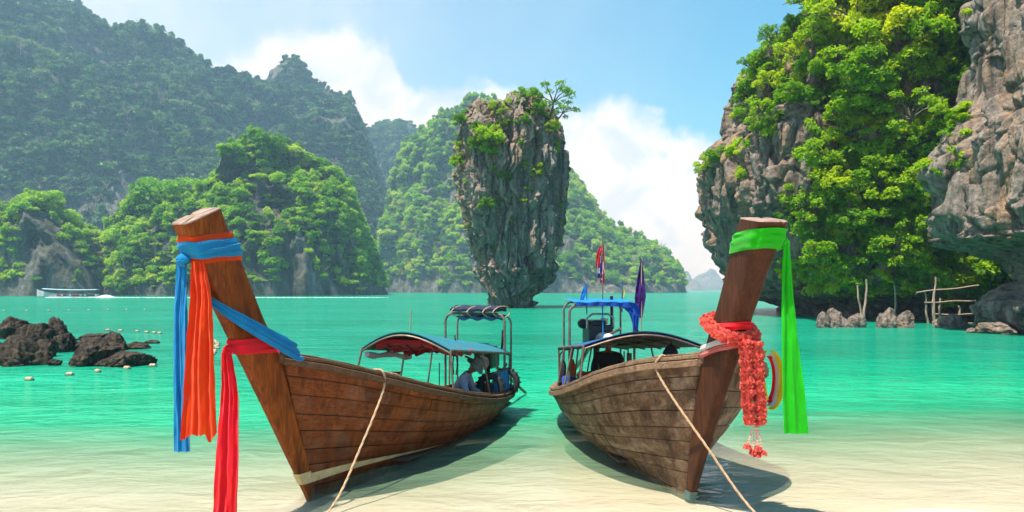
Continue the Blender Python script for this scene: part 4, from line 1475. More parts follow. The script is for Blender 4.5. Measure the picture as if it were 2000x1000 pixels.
put(band(BR, 0.615, 0.645, 0.034, 0.07, seed=10), 'pale_wrap', M['white_cloth'], e, a)
put(band(BR, 0.665, 0.70, 0.012, 0.03, seed=11), 'upper_wrap', M['red'], e, a)
e = to_thing(BR, 'striped_ribbon', 'red, yellow and white ribbons looped beside the garland', 'ribbon', a)
rb = BR.ring(0.60, 0.06)[6]
put(strip([rb, rb + ixr * 0.03 - Z3 * 0.3 + np.array([0.05, 0, 0]), rb + ixr * 0.06 - Z3 * 0.58 + np.array([0.05, 0, 0])], [0.035, 0.045, 0.05], ixr, 1.2, 0.01, 3, 30, 11), 'red_end', M['red'], e, a)
put(strip([rb + ixr * 0.03, rb + ixr * 0.09 - Z3 * 0.3 + np.array([0.04, 0, 0]), rb + ixr * 0.13 - Z3 * 0.56 + np.array([0.04, 0, 0])], [0.02, 0.03, 0.04], ixr, 1.2, 0.008, 4, 30, 9), 'yellow_end', M['yellow'], e, a)
for kk, (mt, r1, r2) in enumerate((('yellow', 0.175, 0.30), ('white_cloth', 0.15, 0.27), ('red', 0.125, 0.24))):
    an = np.linspace(0.25, 2 * math.pi - 0.25, 26)
    lp = [rb + ixr * (0.19 + r1 * math.sin(t_ + 0.0) * 0.75) + Z3 * (-0.36 + r2 * math.cos(t_)) + np.array([0.0 - 0.03 * kk, 0, 0]) for t_ in an]
    put(strip(lp, [0.024, 0.034, 0.036, 0.034, 0.024], np.array([0.75, 0, 0]) + ixr * 0.66, 1.0, 0.004, kk + 3, 60, 7), 'loop', M[mt], e, a)

# canopies
GL = BL.canopy(0.40, 0.90, (0.74, 0.62), 1.50, 1.76, 1.20, 1.36, M['tarp_teal'], M['tarp_dgreen'], [(0, -1), (0, 1), (0.45, -1), (0.5, 1), (1, 1), (1, -1), (0.72, 1), (0.75, -1)])
GR = BR.canopy(0.34, 0.93, (0.86, 0.68), 1.60, 1.80, 1.29, 1.36, M['tarp_navy'], M['navy'], [(0, -1), (0, 1), (0.3, 1), (0.36, -1), (0.62, 1), (0.7, -1), (1, 1), (1, -1)])


def arch(B, x, half, z0, z1, name, r=0.024):
    c = 0.16
    pts = [(x, -half, z0), (x, -half, z1 - c)]
    for t_ in np.linspace(0, math.pi / 2, 7)[1:]:
        pts.append((x, -half + c * (1 - math.cos(t_)), z1 - c + c * math.sin(t_)))
    for t_ in np.linspace(math.pi / 2, 0, 7)[:-1]:
        pts.append((x, half - c * (1 - math.cos(t_)), z1 - c + c * math.sin(t_)))
    pts += [(x, half, z1 - c), (x, half, z0)]
    return MB().tube(pts, r, 8).build(name, M['steel'], B.e)


def proj(p):
    return (1000 + FPX * p[0] / p[1], HOR - (p[2] - CAMZ) / p[1] * FPX)


# stern arch of the left boat with rolled blue tarpaulin
xa = -BL.L * 0.86
arch(BL, xa, 0.60, 0.45, 1.95, 'stern_arch')
xb = -BL.L * 0.94
arch(BL, xb, 0.56, 0.45, 1.90, 'stern_arch', 0.02)
e = to_thing(BL, 'rolled_tarpaulin', 'folded dark blue tarpaulin lashed on the left stern arch', 'tarpaulin', a)
u_, v_ = np.meshgrid(np.linspace(0, 1, 30), np.linspace(0, 1, 12), indexing='ij')
Gt = np.stack([xa + 0.1 - 0.62 * v_, -0.46 + 0.92 * u_, 1.985 + 0.06 * np.sin(v_ * 3.1) + 0.007 * np.sin(u_ * 23 + v_ * 6) + 0.012 * np.sin(v_ * 17)], -1)
put(MB().slab(Gt + np.array([0, 0, 0.05]), Gt), 'folded_sheet', M['navy'], e, a)
Gt2 = np.stack([xa + 0.05 - 0.4 * v_, -0.36 + 0.84 * u_, 1.90 - 0.06 * np.sin(v_ * 3.1) + 0.02 * np.sin(u_ * 19 + v_ * 6)], -1)
put(MB().slab(Gt2, Gt2 - np.array([0, 0, 0.015])), 'hanging_edge', M['tarp_navy'], e, a)
for yy in (-0.42, -0.1, 0.22, 0.42):
    t_ = np.linspace(0, 2 * math.pi, 14)
    put(MB().tube(np.stack([xa - 0.2 + 0.36 * np.cos(t_), yy + 0.1 * np.sin(t_ * 0.5), 1.98 + 0.11 * np.sin(t_)], -1), 0.009, 6), 'lashing', M['rope'], e, a)
# side sheet, tyres, mirror discs at the left stern
sx0, sx1 = -BL.L * 0.865, -BL.L * 0.73
yn = 0.66
u_, v_ = np.meshgrid(np.linspace(0, 1, 24), np.linspace(0, 1, 10), indexing='ij')
Gs = np.stack([sx1 + (sx0 - sx1) * u_, yn + 0.02 + 0.012 * np.sin(u_ * 19) + 0 * v_, 0.52 + 0.40 * v_ + 0.01 * np.sin(u_ * 9)], -1)
e = to_thing(BL, 'blue_side_sheet', 'bright blue sheet hung on the side of the left boat near the stern', 'tarpaulin', a)
put(MB().slab(Gs, Gs - np.array([0, 0.008, 0])), 'sheet', M['tarp_blue'], e, a)
put(MB().tube([(sx1 + 0.05, yn + 0.02, 0.935), (sx0 - 0.05, yn + 0.02, 0.935)], 0.014, 7), 'hanging_rod', M['steel'], e, a)
for xx, lab in ((sx1 + 0.01, 'black tyre fender forward of the blue side sheet'), (sx0 - 0.02, 'black tyre fender behind the blue side sheet')):
    pc = np.array([xx, yn - 0.04, 0.68])
    e = to_thing(BL, 'tyre_fender', lab, 'tyre', pc, 'tyre fenders on the left boat')
    t_ = np.linspace(0, 2 * math.pi, 33)
    rows = []
    for s_ in np.linspace(0, 2 * math.pi, 13)[:-1]:
        rr_ = 0.205 + 0.062 * math.cos(s_)
        rows.append(np.stack([0.055 * math.sin(s_) + 0 * t_[:-1], rr_ * np.cos(t_[:-1]), rr_ * np.sin(t_[:-1])], -1))
    MB().grid(np.array(rows), cu=True, cv=True).build('tyre', M['rubber'], e)
    for s_ in np.linspace(0, 2 * math.pi, 19)[:-1]:
        MB().box((0, 0.268 * math.cos(s_), 0.268 * math.sin(s_)), (0.10, 0.022, 0.022), rot=Matrix.Rotation(s_, 3, 'X')).build('tread_block', M['rubber'], e)


def engine(B, x, z, side=0.0, sc=1.0, long=2.6):
    e = B.e
    A = np.array([x, side, z])
    S = lambda p: A + np.asarray(p, float) * sc
    e = MB().box(S((0, 0, 0.16)), np.array((0.52, 0.34, 0.30)) * sc, bev=0.03).build('engine', M['black'], e)
    MB().box(S((0.0, 0, 0.36)), np.array((0.44, 0.2, 0.12)) * sc, bev=0.02).build('valve_cover', M['black'], e)
    MB().box(S((0.31, 0, 0.19)), np.array((0.06, 0.36, 0.34)) * sc, bev=0.015).build('radiator', M['black'], e)
    for k in range(4):
        MB().lathe([(0.03, -0.05), (0.035, -0.02), (0.03, 0.05), (0.02, 0.06), (0.001, 0.06)], 10, S((-0.16 + k * 0.1, 0.12, 0.40)), 'z').build('injector', M['chrome'], e)
    MB().lathe([(0.001, -0.09), (0.09, -0.08), (0.10, 0), (0.09, 0.08), (0.001, 0.09)], 16, S((-0.12, -0.19, 0.36)), 'x').build('air_filter', M['black'], e)
    MB().lathe([(0.001, -0.02), (0.13, -0.02), (0.14, 0.0), (0.13, 0.02), (0.001, 0.02)], 18, S((0.36, 0.02, 0.15)), 'x').build('pulley', M['chrome'], e)
    hp = [S(p) for p in ((0.28, -0.2, 0.30), (0.28, -0.2, 0.46), (0.28, -0.12, 0.52), (0.28, 0.12, 0.52), (0.28, 0.2, 0.46), (0.28, 0.2, 0.30))]
    MB().tube(hp, 0.016 * sc, 7).build('guard_bar', M['chrome'], e)
    MB().tube([S((-0.1, 0.16, 0.3)), S((-0.1, 0.26, 0.34)), S((-0.14, 0.27, 0.56)), S((-0.16, 0.27, 0.78))], 0.026 * sc, 8).build('exhaust_pipe', M['black'], e)
    MB().tube([S((0.3, 0, 0.1)), S((0.8, 0, 0.24)), S((1.35, 0.05, 0.36))], 0.02 * sc, 7).build('tiller', M['steel'], e)
    MB().tube([S((-0.25, 0, 0.08)), S((-1.0, 0, -0.22)), S((-long, 0, -0.86))], 0.035 * sc, 8).build('drive_shaft', M['steel'], e)
    MB().tube([A + np.array([0, 0, -0.5]), A + np.array([0, 0, 0.05])], 0.05 * sc, 10).build('engine_pivot', M['black'], e)


engine(BL, -BL.L * 0.955, 0.86, 0.05, 0.95)
engine(BR, -BR.L * 0.90, 1.30, 0.02, 1.25, 2.8)

# stern arch and tarpaulin of the right boat
xr0 = -BR.L * 0.80
arch(BR, xr0, 0.60, 0.55, 2.13, 'stern_arch')
xr1 = -BR.L * 0.95
arch(BR, xr1, 0.56, 0.55, 2.16, 'stern_arch', 0.02)
e = to_thing(BR, 'blue_awning', 'bright blue awning sheet over the right boat stern', 'awning', a)
u_, v_ = np.meshgrid(np.linspace(0, 1, 36), np.linspace(0, 1, 16), indexing='ij')
yy = -0.52 + 1.06 * u_
zz = 2.17 + 0.05 * v_ + 0.006 * np.sin(u_ * 21) - 0.02 * np.sin(u_ * math.pi * 3) * 0.3
Ga = np.stack([xr0 + 0.12 - 1.1 * v_, yy, zz], -1)
put(MB().slab(Ga + np.array([0, 0, 0.012]), Ga), 'sheet', M['tarp_blue'], e, a)
Gv = np.stack([xr0 + 0.12 + 0.02 * np.sin(u_ * 30), -0.5 + 1.04 * u_, 2.165 - (0.05 + 0.05 * u_**3) * v_], -1)
put(MB().slab(Gv, Gv - np.array([0.006, 0, 0])), 'valance', M['tarp_royal'], e, a)
pc = np.array([xr0 + 0.08, 0.56, 2.15])
put(strip([pc + np.array([0, -0.24, 0]), pc + np.array([0.02, -0.05, -0.06]), pc + np.array([0.02, 0.03, -0.2]), pc + np.array([0, 0.05, -0.5])], [0.05, 0.12, 0.10, 0.05], (0.3, 0.6, 0.5), 2.2, 0.03, 17, 40, 19), 'hanging_corner', M['tarp_royal'], e, a)
put(strip([pc + np.array([0, 0.04, -0.46]), pc + np.array([0, 0.05, -0.72])], [0.05, 0.07], (0.2, 1, 0), 2.2, 0.02, 18, 16, 9), 'dark_end', M['navy'], e, a)
MB().tube([(xr0 + 0.02, 0.0, 2.14), (xr0 + 0.02, 0.02, 1.4)], 0.012, 6).build('blue_stay', M['tarp_blue'], BR.e)


# flags
def flag(B, name, label, px, py_top, py_bot, x, pole_mat, parts):
    p1 = B.ray(px, py_bot, x=x)
    p2 = B.ray(px, py_top, x=x)
    e = B.thing(name, p1)
    tag(e, label, 'flag', 'flags on the right boat')
    MB().tube([(0, 0, -0.25), (0, 0, (p2 - p1)[2])], 0.011, 7).build('pole', pole_mat, e)
    for nm, mat, pts, wid, wd, fo, am, sd in parts:
        pp = [np.asarray(B.ray(qx, qy, x=x)) - p1 for qx, qy in pts]
        strip(pp, [w_ * 1.15e-2 for w_ in wid], wd, fo, am, sd, 34, 15).build(nm, mat, e)
    return e


iy = np.array([0.0, 1.0, 0.0])
xf = -BR.L * 0.90
flag(BR, 'national_flag', 'drooping red white and blue striped flag on a tall pole', 1177, 455, 584, xf, M['steel'],
     [('red_band', M['flag_red'], [(1174, 482), (1169, 500), (1167, 523)], [3, 4, 3], iy, 1.2, 0.015, 1),
      ('white_band', M['white_cloth'], [(1175, 486), (1171, 508), (1169, 534)], [2, 3, 3], iy, 1.2, 0.015, 2),
      ('blue_band', M['flag_blue'], [(1177, 490), (1175, 512), (1172, 543)], [3, 5, 4], iy, 1.2, 0.015, 3),
      ('white_band', M['white_cloth'], [(1178, 508), (1178, 525), (1175, 547)], [1.5, 3, 3], iy, 1.2, 0.015, 4),
      ('red_band', M['flag_red'], [(1178, 478), (1178.5, 520), (1176, 553)], [1.5, 2, 4], iy, 1.2, 0.015, 5)])
flag(BR, 'purple_flag', 'long dark purple flag hanging at the right boat stern', 1253, 502, 650, xf + 0.5, M['pole_wood'],
     [('flag_cloth', M['purple'], [(1252, 504), (1252, 540), (1250, 580), (1247, 621)], [0.5, 6, 9, 6], iy, 1.6, 0.03, 6)])
flag(BR, 'blue_pennant', 'small bright blue pennant at the left end of the awning', 1146, 553, 588, xf, M['tarp_royal'],
     [('flag_cloth', M['tarp_blue'], [(1144, 556), (1141, 570), (1136, 587)], [0.5, 4, 3], iy, 1.2, 0.012, 7)])
flag(BR, 'yellow_pennant', 'small yellow pennant on the awning by the purple flag', 1215, 552, 584, xf, M['tarp_royal'],
     [('flag_cloth', M['yellow'], [(1216, 558), (1218, 570), (1216, 583)], [0.5, 2.5, 1], iy, 1.2, 0.01, 8)])

# life vests and cloths under the left canopy, curtain along its far side
e = to_thing(BL, 'life_vests', 'red life vests tied up under the left boat canopy', 'life vests', a)
for k in range(7):
    xx = -BL.L * 0.42 - 0.17 * k
    yy0 = -0.48 + 0.11 * (k % 3)
    u_, v_ = np.meshgrid(np.linspace(0, 1, 16), np.linspace(0, 1, 10), indexing='ij')
    zz = 1.57 - 0.03 * k + 0.09 * np.sin(u_ * math.pi) - 0.05 * np.sin(v_ * math.pi) + 0.02 * np.sin(u_ * 9 + k)
    G = np.stack([xx + 0.16 - 0.2 * v_, yy0 + 0.95 * u_, zz - 0.05], -1)
    put(MB().slab(G + np.array([0, 0, 0.05]), G), 'vest', M['vest_red'], e, a)
    for f_ in (3, 8, 12):
        put(MB().tube(G[f_] - np.array([0, 0, 0.006]), 0.012, 5), 'strap', M['black_cloth'], e, a)
e = to_thing(BL, 'white_roll', 'rolled pale side curtain under the far edge of the left canopy', 'curtain', a)
put(MB().tube([(-BL.L * (0.41 + 0.03 * k), -0.70 + 0.0 * k, 1.40 - 0.02 * k - 0.02 * math.sin(k * 1.1)) for k in range(9)], [0.045 + 0.012 * math.sin(k * 2) for k in range(9)], 10), 'roll', M['white_cloth'], e, a)
e = to_thing(BL, 'navy_curtain', 'navy and maroon cloths hung along the far rail of the left boat', 'curtain', a)
u_, v_ = np.meshgrid(np.linspace(0, 1, 40), np.linspace(0, 1, 10), indexing='ij')
G = np.stack([-BL.L * 0.40 - 1.25 * u_, -0.74 + 0.025 * np.sin(u_ * 40) * (0.3 + v_), 1.12 - 0.13 * u_ - 0.36 * v_ + 0.008 * np.sin(u_ * 60)], -1)
put(MB().slab(G, G - np.array([0, 0.008, 0])), 'navy_cloth', M['navy'], e, a)
for k, (uu, ww) in enumerate(((0.42, 0.12), (0.85, 0.1))):
    pc = np.array([-BL.L * 0.40 - 1.25 * uu, -0.69, 1.10 - 0.13 * uu])
    put(strip([pc, pc - Z3 * 0.15, pc - Z3 * 0.33], [ww * 0.5, ww, ww * 1.2], (1, 0, 0), 2, 0.02, 30 + k, 20, 13), 'maroon_cloth', M['maroon'], e, a)
put(MB().tube([(-BL.L * 0.39, -0.74, 1.125), (-BL.L * 0.40 - 1.28, -0.74, 0.99)], 0.012, 6), 'rail', M['steel'], e, a)
pb = BL.ray(888, 678, x=-BL.L * 0.60)
e = to_thing(BL, 'hanging_bag', 'dark teal bag hanging from the left canopy edge', 'bag', pb)
MB().lathe([(0.002, -0.16), (0.06, -0.14), (0.075, -0.05), (0.06, 0.05), (0.03, 0.09), (0.01, 0.1)], 12).build('pouch', M['teal_bag'], e)
MB().tube([(0, 0.02, 0.09), (0, 0.0, 0.2)], 0.012, 6).build('strap', M['black_cloth'], e)
for s_ in (-0.02, 0.03):
    MB().tube([(0, s_, -0.12), (0.0, s_ * 1.6, -0.3), (0, s_ * 0.8, -0.46)], 0.010, 5).build('loose_strap', M['black_cloth'], e)
pb = BR.ray(1311, 694, x=-BR.L * 0.37)
e = to_thing(BR, 'hanging_bag', 'black sack hanging under the front of the right canopy', 'bag', pb)
G = []
for z_, r_ in ((0.16, 0.02), (0.12, 0.07), (0.04, 0.11), (-0.04, 0.10), (-0.11, 0.06), (-0.17, 0.025)):
    t_ = np.linspace(0, 2 * math.pi, 15)[:-1]
    rr_ = r_ * (1 + 0.15 * np.sin(t_ * 3 + z_ * 20))
    G.append(np.stack([rr_ * np.cos(t_), rr_ * np.sin(t_) - 0.25 * max(0, -z_), np.full(14, z_)], -1))
MB().grid(np.array(G), cv=True).build('sack', M['black_cloth'], e)
MB().tube([(0, 0, 0.15), (0, 0, 0.28)], 0.01, 6).build('strap', M['black_cloth'], e)

# grey post, orange vests, stern clutter on the right boat
pp = BR.ray(1229, 745, x=-BR.L * 0.62)
MB().box(pp + np.array([0, 0, 0.1]), (0.07, 0.075, 0.75), bev=0.006).build('upright_post', M['rail_r'], BR.e)
pp2 = BR.ray(1219, 745, x=-BR.L * 0.6)
MB().tube([pp2 - Z3 * 0.2, pp2 + Z3 * 0.5], 0.012, 6).build('ladder_rail', M['steel'], BR.e)
for q in (0.0, 0.16, 0.32):
    MB().tube([pp2 + Z3 * q, pp + np.array([0, 0, q + 0.0])], 0.010, 6).build('ladder_rung', M['steel'], BR.e)
pv_ = BR.ray(1150, 738, x=-BR.L * 0.76)
e = to_thing(BR, 'orange_vest', 'orange life vest lying in the right boat stern', 'life vest', pv_)
u_, v_ = np.meshgrid(np.linspace(0, 1, 18), np.linspace(0, 1, 10), indexing='ij')
G = np.stack([0.1 - 0.24 * v_, -0.2 + 0.5 * u_, 0.06 * np.sin(u_ * 3.1) + 0.05 * np.sin(v_ * 3.1 + u_ * 5) + 0.02 * np.sin(u_ * 15)], -1)
MB().slab(G + np.array([0, 0, 0.04]), G).build('vest', M['vest_orange'], e)
MB().tube(G[8] + np.array([0, 0, 0.045]), 0.012, 6).build('strap', M['black_cloth'], e)
pv_ = BR.ray(1117, 712, x=-BR.L * 0.86)
e = to_thing(BR, 'orange_rag', 'orange cloth hanging on the right boat stern frame', 'cloth', pv_)
strip([(0, 0, 0.1), (0.01, 0.02, -0.05), (0, 0.03, -0.22)], [0.03, 0.06, 0.05], iy, 2, 0.02, 41, 20, 11).build('rag', M['vest_orange'], e)
pv_ = BR.ray(1099, 722, x=-BR.L * 0.9)
e = to_thing(BR, 'black_fender', 'long black fender hanging inside the right boat stern corner', 'fender', pv_)
MB().lathe([(0.002, -0.26), (0.05, -0.23), (0.065, -0.1), (0.068, 0.08), (0.05, 0.15), (0.015, 0.18), (0.004, 0.2)], 12).build('float', M['rubber'], e)
MB().tube([(0, 0, 0.19), (0.0, 0.01, 0.3)], 0.01, 6).build('line', M['rope'], e)
for q, (xa_, xb_) in enumerate(((1113, 1100), (1122, 1113), (1131, 1122), (1140, 1117), (1148, 1135))):
    p1 = BR.ray(xa_ + 8, 676, x=-BR.L * 0.90)
    p0 = BR.ray(xb_ + 8, 748, x=-BR.L * 0.86)
    MB().tube([p0, p1], 0.016, 7).build('frame_bar', M['steel'], BR.e)
hoop = [BR.ray(x_, y_, x=-BR.L * 0.93) for x_, y_ in ((1113, 682), (1101, 684), (1094, 692), (1092, 706), (1095, 714))]
MB().tube(hoop, 0.016, 7).build('frame_hoop', M['steel'], BR.e)
pd = BR.ray(1112, 745, x=-BR.L * 0.88)
e = to_thing(BR, 'blue_drum', 'blue plastic drum in the right boat stern', 'drum', pd - Z3 * 0.3)
MB().lathe([(0.001, 0), (0.13, 0.01), (0.14, 0.04), (0.135, 0.16), (0.145, 0.18), (0.135, 0.2), (0.14, 0.36), (0.12, 0.4), (0.04, 0.405), (0.001, 0.405)], 18).build('drum', M['tarp_royal'], e)
MB().lathe([(0.03, 0.40), (0.035, 0.43), (0.001, 0.435)], 10, (0.06, 0, 0)).build('cap', M['black'], e)
cp = []
for t_ in np.linspace(0, 6 * math.pi, 80):
    cp.append((0.12 * math.cos(t_), 0.12 * math.sin(t_), 0.012 * t_ / 2 + 0.01))
pr_ = BR.ray(1104, 748, x=-BR.L * 0.95)
e = to_thing(BR, 'rope_coil', 'coil of dirty rope in the right boat stern corner', 'rope', pr_)
MB().tube(cp, 0.018, 7).build('coil', M['rope'], e)
# mirrors / paddle discs at left stern, antenna pole, gear
pm = BL.ray(986, 712, x=-BL.L * 0.95)
for dz_ in (0.0, -0.10):
    MB().lathe([(0.001, -0.008), (0.04, -0.006), (0.045, 0.0), (0.04, 0.006), (0.001, 0.008)], 14, pm + np.array([0, 0.01, dz_]), 'x').build('disc', M['chrome'], BL.e)
MB().tube([pm + np.array([0, 0, 0.02]), pm + np.array([0, -0.02, -0.3])], 0.008, 6).build('disc_rod', M['steel'], BL.e)
pa_ = BL.ray(801, 648, x=-BL.L * 0.55)
MB().tube([pa_, pa_ + np.array([0.0, 0.015, 0.36])], 0.011, 6).build('aerial', M['pole_wood'], BL.e)
pq = BL.ray(858, 745, x=-BL.L * 0.62)
MB().tube([pq - Z3 * 0.2, pq + Z3 * 0.32], 0.010, 6).build('boat_hook', M['steel'], BL.e)


# mooring ropes
def rope(name, label, pts, r, n=90):
    pts = np.asarray(pts, float)
    o = empty(name, tuple(pts[-1]))
    tag(o, label, 'rope', 'mooring ropes')
    C = crom(np.linspace(0, 1, len(pts)), pts, np.linspace(0, 1, n * 3)) - pts[-1]
    for s_ in range(3):
        ph = np.linspace(0, n * 1.1, n * 3) + s_ * 2 * math.pi / 3
        T = np.gradient(C, axis=0)
        T /= np.linalg.norm(T, axis=1)[:, None]
        e1 = np.cross(T, [0.9, 0.1, 0.3])
        e1 /= np.linalg.norm(e1, axis=1)[:, None]
        e2 = np.cross(T, e1)
        MB().tube(C + r * 0.55 * (np.cos(ph)[:, None] * e1 + np.sin(ph)[:, None] * e2), r * 0.62, 6).build('strand', M['rope'], o)
    return o


g = BL.world(BL.P(0.155, 1.0, 1, 0.035)) + Z3 * 0.045
gi_ = BL.world(BL.P(0.16, 1.0, 1, -0.14)) + Z3 * 0.05
gj = BL.world(BL.P(0.205, 1.0, 1, -0.05)) + Z3 * 0.06
gk = BL.world(BL.P(0.235, 1.0, 1, -0.12)) - Z3 * 0.06
g2 = BL.world(BL.P(0.148, 0.86, 1, 0.10))
w0 = np.array([(650 - 1000) / FPX * 7.8, 7.8, 0.05])
w1 = np.array([-2.05, 6.6, float(beach_z(-2.05, 6.6)) + 0.02])
rope('mooring_rope', 'beige mooring rope running from the left boat gunwale down to the beach', [gk, gj, gi_, g, g2, (g2 + w0) / 2 + np.array([0.0, 0, -0.06]), w0, w1], 0.0125)
g = BR.world(BR.P(0.045, 1.0, -1, 0.035)) + Z3 * 0.04
gi_ = BR.world(BR.P(0.05, 1.0, -1, -0.10)) + Z3 * 0.05
g2 = BR.world(BR.P(0.04, 0.90, -1, 0.09))
w0 = np.array([(1490 - 1000) / FPX * 7.4, 7.4, float(beach_z(2.6, 7.4)) + 0.03])
w1 = np.array([2.9, 6.2, float(beach_z(2.9, 6.2)) + 0.02])
rope('mooring_rope', 'beige mooring rope slanting from the right boat bow to the beach', [gi_, g, g2, (g2 * 0.55 + w0 * 0.45) + np.array([0, 0, -0.05]), w0, w1], 0.0125)


# ------------------------------------------------------------------ people
def skin_mesh(name, joints, edges, radii, mat, sub=2):
    me = bpy.data.meshes.new(name)
    keys = list(joints)
    me.from_pydata([joints[k] for k in keys], [(keys.index(a_), keys.index(b_)) for a_, b_ in edges], [])
    o = bpy.data.objects.new(name, me)
    COL.objects.link(o)
    o.modifiers.new('skin', 'SKIN')
    o.modifiers.new('sub', 'SUBSURF').levels = sub
    for i, k in enumerate(keys):
        r_ = radii[k]
        me.skin_vertices[0].data[i].radius = (r_, r_) if isinstance(r_, (int, float)) else r_
        me.skin_vertices[0].data[i].use_root = (i == 0)
    dg = bpy.context.evaluated_depsgraph_get()
    out = bpy.data.meshes.new_from_object(o.evaluated_get(dg))
    bpy.data.objects.remove(o)
    out.name = name
    out.materials.clear()
    out.materials.append(mat)
    out.polygons.foreach_set('use_smooth', np.ones(len(out.polygons), dtype=bool))
    return out


def person(loc, rz, label, J, body_mat, hat_mat, leg_mat, hat_flop=0.03):
    """one continuous clothed body seated; head, hands, hat as children. J: joints in the sitter's frame, x ahead"""
    e = empty('person', tuple(loc), rz)
    tag(e, label, 'person', 'boatmen')
    JJ = {k: v for k, v in J.items() if k not in ('head', 'look')}
    ed = [('pelvis', 'belly'), ('belly', 'chest'), ('chest', 'neck')]
    rad = {'pelvis': 0.135, 'belly': 0.13, 'chest': 0.15, 'neck': 0.062}
    for s_ in 'lr':
        ed += [('chest', 'sh' + s_), ('sh' + s_, 'el' + s_), ('el' + s_, 'wr' + s_), ('pelvis', 'hip' + s_), ('hip' + s_, 'kn' + s_), ('kn' + s_, 'an' + s_), ('an' + s_, 'toe' + s_)]
        rad.update({'sh' + s_: 0.072, 'el' + s_: 0.05, 'wr' + s_: 0.034, 'hip' + s_: 0.10, 'kn' + s_: 0.072, 'an' + s_: 0.045, 'toe' + s_: 0.035})
    body = link('body', skin_mesh('body', JJ, ed, rad, body_mat), None, e)
    body.data.materials.append(leg_mat)
    body.data.materials.append(M['skin'])
    wl_, wr_ = np.array(J['wrl']), np.array(J['wrr'])
    for p in body.data.polygons:
        c = np.array(p.center)
        best, bd = None, 9
        for a_, b_ in ed:
            A_, B_ = np.array(JJ[a_]), np.array(JJ[b_])
            t_ = np.clip((c - A_).dot(B_ - A_) / ((B_ - A_) ** 2).sum(), 0, 1)
            d_ = np.linalg.norm(A_ + (B_ - A_) * t_ - c)
            if d_ < bd:
                best, bd = (a_, b_), d_
        if best[0][:3] in ('hip',) or best[0][:2] in ('kn', 'an'):
            p.material_index = 1
        if best[0][:2] == 'an' or (best[0][:2] == 'el' and min(np.linalg.norm(c - wl_), np.linalg.norm(c - wr_)) < 0.07) or best[1] == 'neck' and c[2] > J['neck'][2] - 0.03:
            p.material_index = 2
    # head with face
    hd = np.array(J['head'])
    look = np.array(J['look'], float)
    look /= np.linalg.norm(look)
    sd = np.cross(look, [0, 0, 1.0])
    sd /= np.linalg.norm(sd)
    upv = np.cross(sd, look)
    Rm = np.stack([look, -sd, upv], 1)
    t_, f_ = np.meshgrid(np.linspace(0, 2 * math.pi, 25)[:-1], np.linspace(0.02, math.pi - 0.02, 18), indexing='ij')
    x_, y_, z_ = np.cos(t_) * np.sin(f_), np.sin(t_) * np.sin(f_), np.cos(f_)
    jaw = np.clip(-z_, 0, 1)
    X = x_ * 0.092 * (1 - 0.12 * jaw) + 0.012 * jaw * (x_ > 0)
    Y = y_ * 0.078 * (1 - 0.30 * jaw)
    Zz = z_ * 0.118
    nose = np.exp(-((y_ / 0.16) ** 2 + ((z_ + 0.12) / 0.17) ** 2)) * (x_ > 0)
    eyes = (np.exp(-(((np.abs(y_) - 0.36) / 0.14) ** 2 + ((z_ - 0.08) / 0.12) ** 2))) * (x_ > 0)
    mouth = np.exp(-((y_ / 0.25) ** 2 + ((z_ + 0.45) / 0.05) ** 2)) * (x_ > 0)
    X = X + nose * 0.024 - eyes * 0.009 - mouth * 0.006
    ho_ = MB().grid(hd + np.stack([X, Y, Zz], -1) @ Rm.T, cu=True).build('head', M['skin'], e)
    for s_ in (-1, 1):
        MB().lathe([(0.001, -0.01), (0.022, -0.006), (0.03, 0.004), (0.022, 0.01), (0.001, 0.008)], 10, (0, 0, 0), 'y').build('ear', M['skin'], ho_).location = hd + Rm @ np.array([-0.005, s_ * 0.078, -0.01])
    MB().tube([np.array(J['neck']) - (np.array(J['neck']) - hd) * -0.0, hd - upv * 0.05], [0.055, 0.05], 10).build('neck', M['skin'], e)
    # hair under a brimmed hat
    pr1 = [(0.10, -0.03), (0.104, 0.02), (0.10, 0.07), (0.085, 0.11), (0.04, 0.135), (0.001, 0.138)]
    br = [(0.10, 0.0), (0.13, -0.012), (0.17, -hat_flop), (0.172, -hat_flop - 0.006), (0.13, -0.022), (0.098, -0.012)]
    for nm, prf in (('hat_crown', pr1), ('hat_brim', br)):
        mb = MB().lathe(prf, 24)
        V = np.array(mb.v)
        if nm == 'hat_brim':
            V[:, 2] += 0.012 * np.sin(np.arctan2(V[:, 1], V[:, 0]) * 3)
        mb.v = [tuple(q) for q in (hd + (V * np.array([1.05, 0.9, 1]) + np.array([0, 0, 0.045])) @ Rm.T)]
        mb.build(nm, hat_mat, e)
    # hands: palm and five bent fingers each
    for s_, sg in (('l', 1), ('r', -1)):
        w_, el = np.array(J['wr' + s_]), np.array(J['el' + s_])
        d_ = (w_ - el) / np.linalg.norm(w_ - el)
        sdv = np.cross(d_, [0, 0, 1.0])
        sdv /= np.linalg.norm(sdv)
        dn = np.cross(sdv, d_)
        jj = {'w': tuple(w_), 'p': tuple(w_ + d_ * 0.05)}
        ee = [('w', 'p')]
        rr_ = {'w': (0.026, 0.02), 'p': (0.036, 0.016)}
        for k, (o_, ln) in enumerate(((-0.03, 0.066), (-0.01, 0.078), (0.011, 0.075), (0.03, 0.058))):
            b0 = w_ + d_ * 0.08 + sdv * o_
            jj['a%d' % k] = tuple(b0)
            jj['b%d' % k] = tuple(b0 + d_ * ln * 0.55 - dn * 0.012)
            jj['c%d' % k] = tuple(b0 + d_ * ln * 0.85 - dn * 0.04)
            ee += [('p', 'a%d' % k), ('a%d' % k, 'b%d' % k), ('b%d' % k, 'c%d' % k)]
            rr_.update({'a%d' % k: 0.010, 'b%d' % k: 0.009, 'c%d' % k: 0.008})
        jj['t1'] = tuple(w_ + d_ * 0.04 - sdv * sg * 0.045)
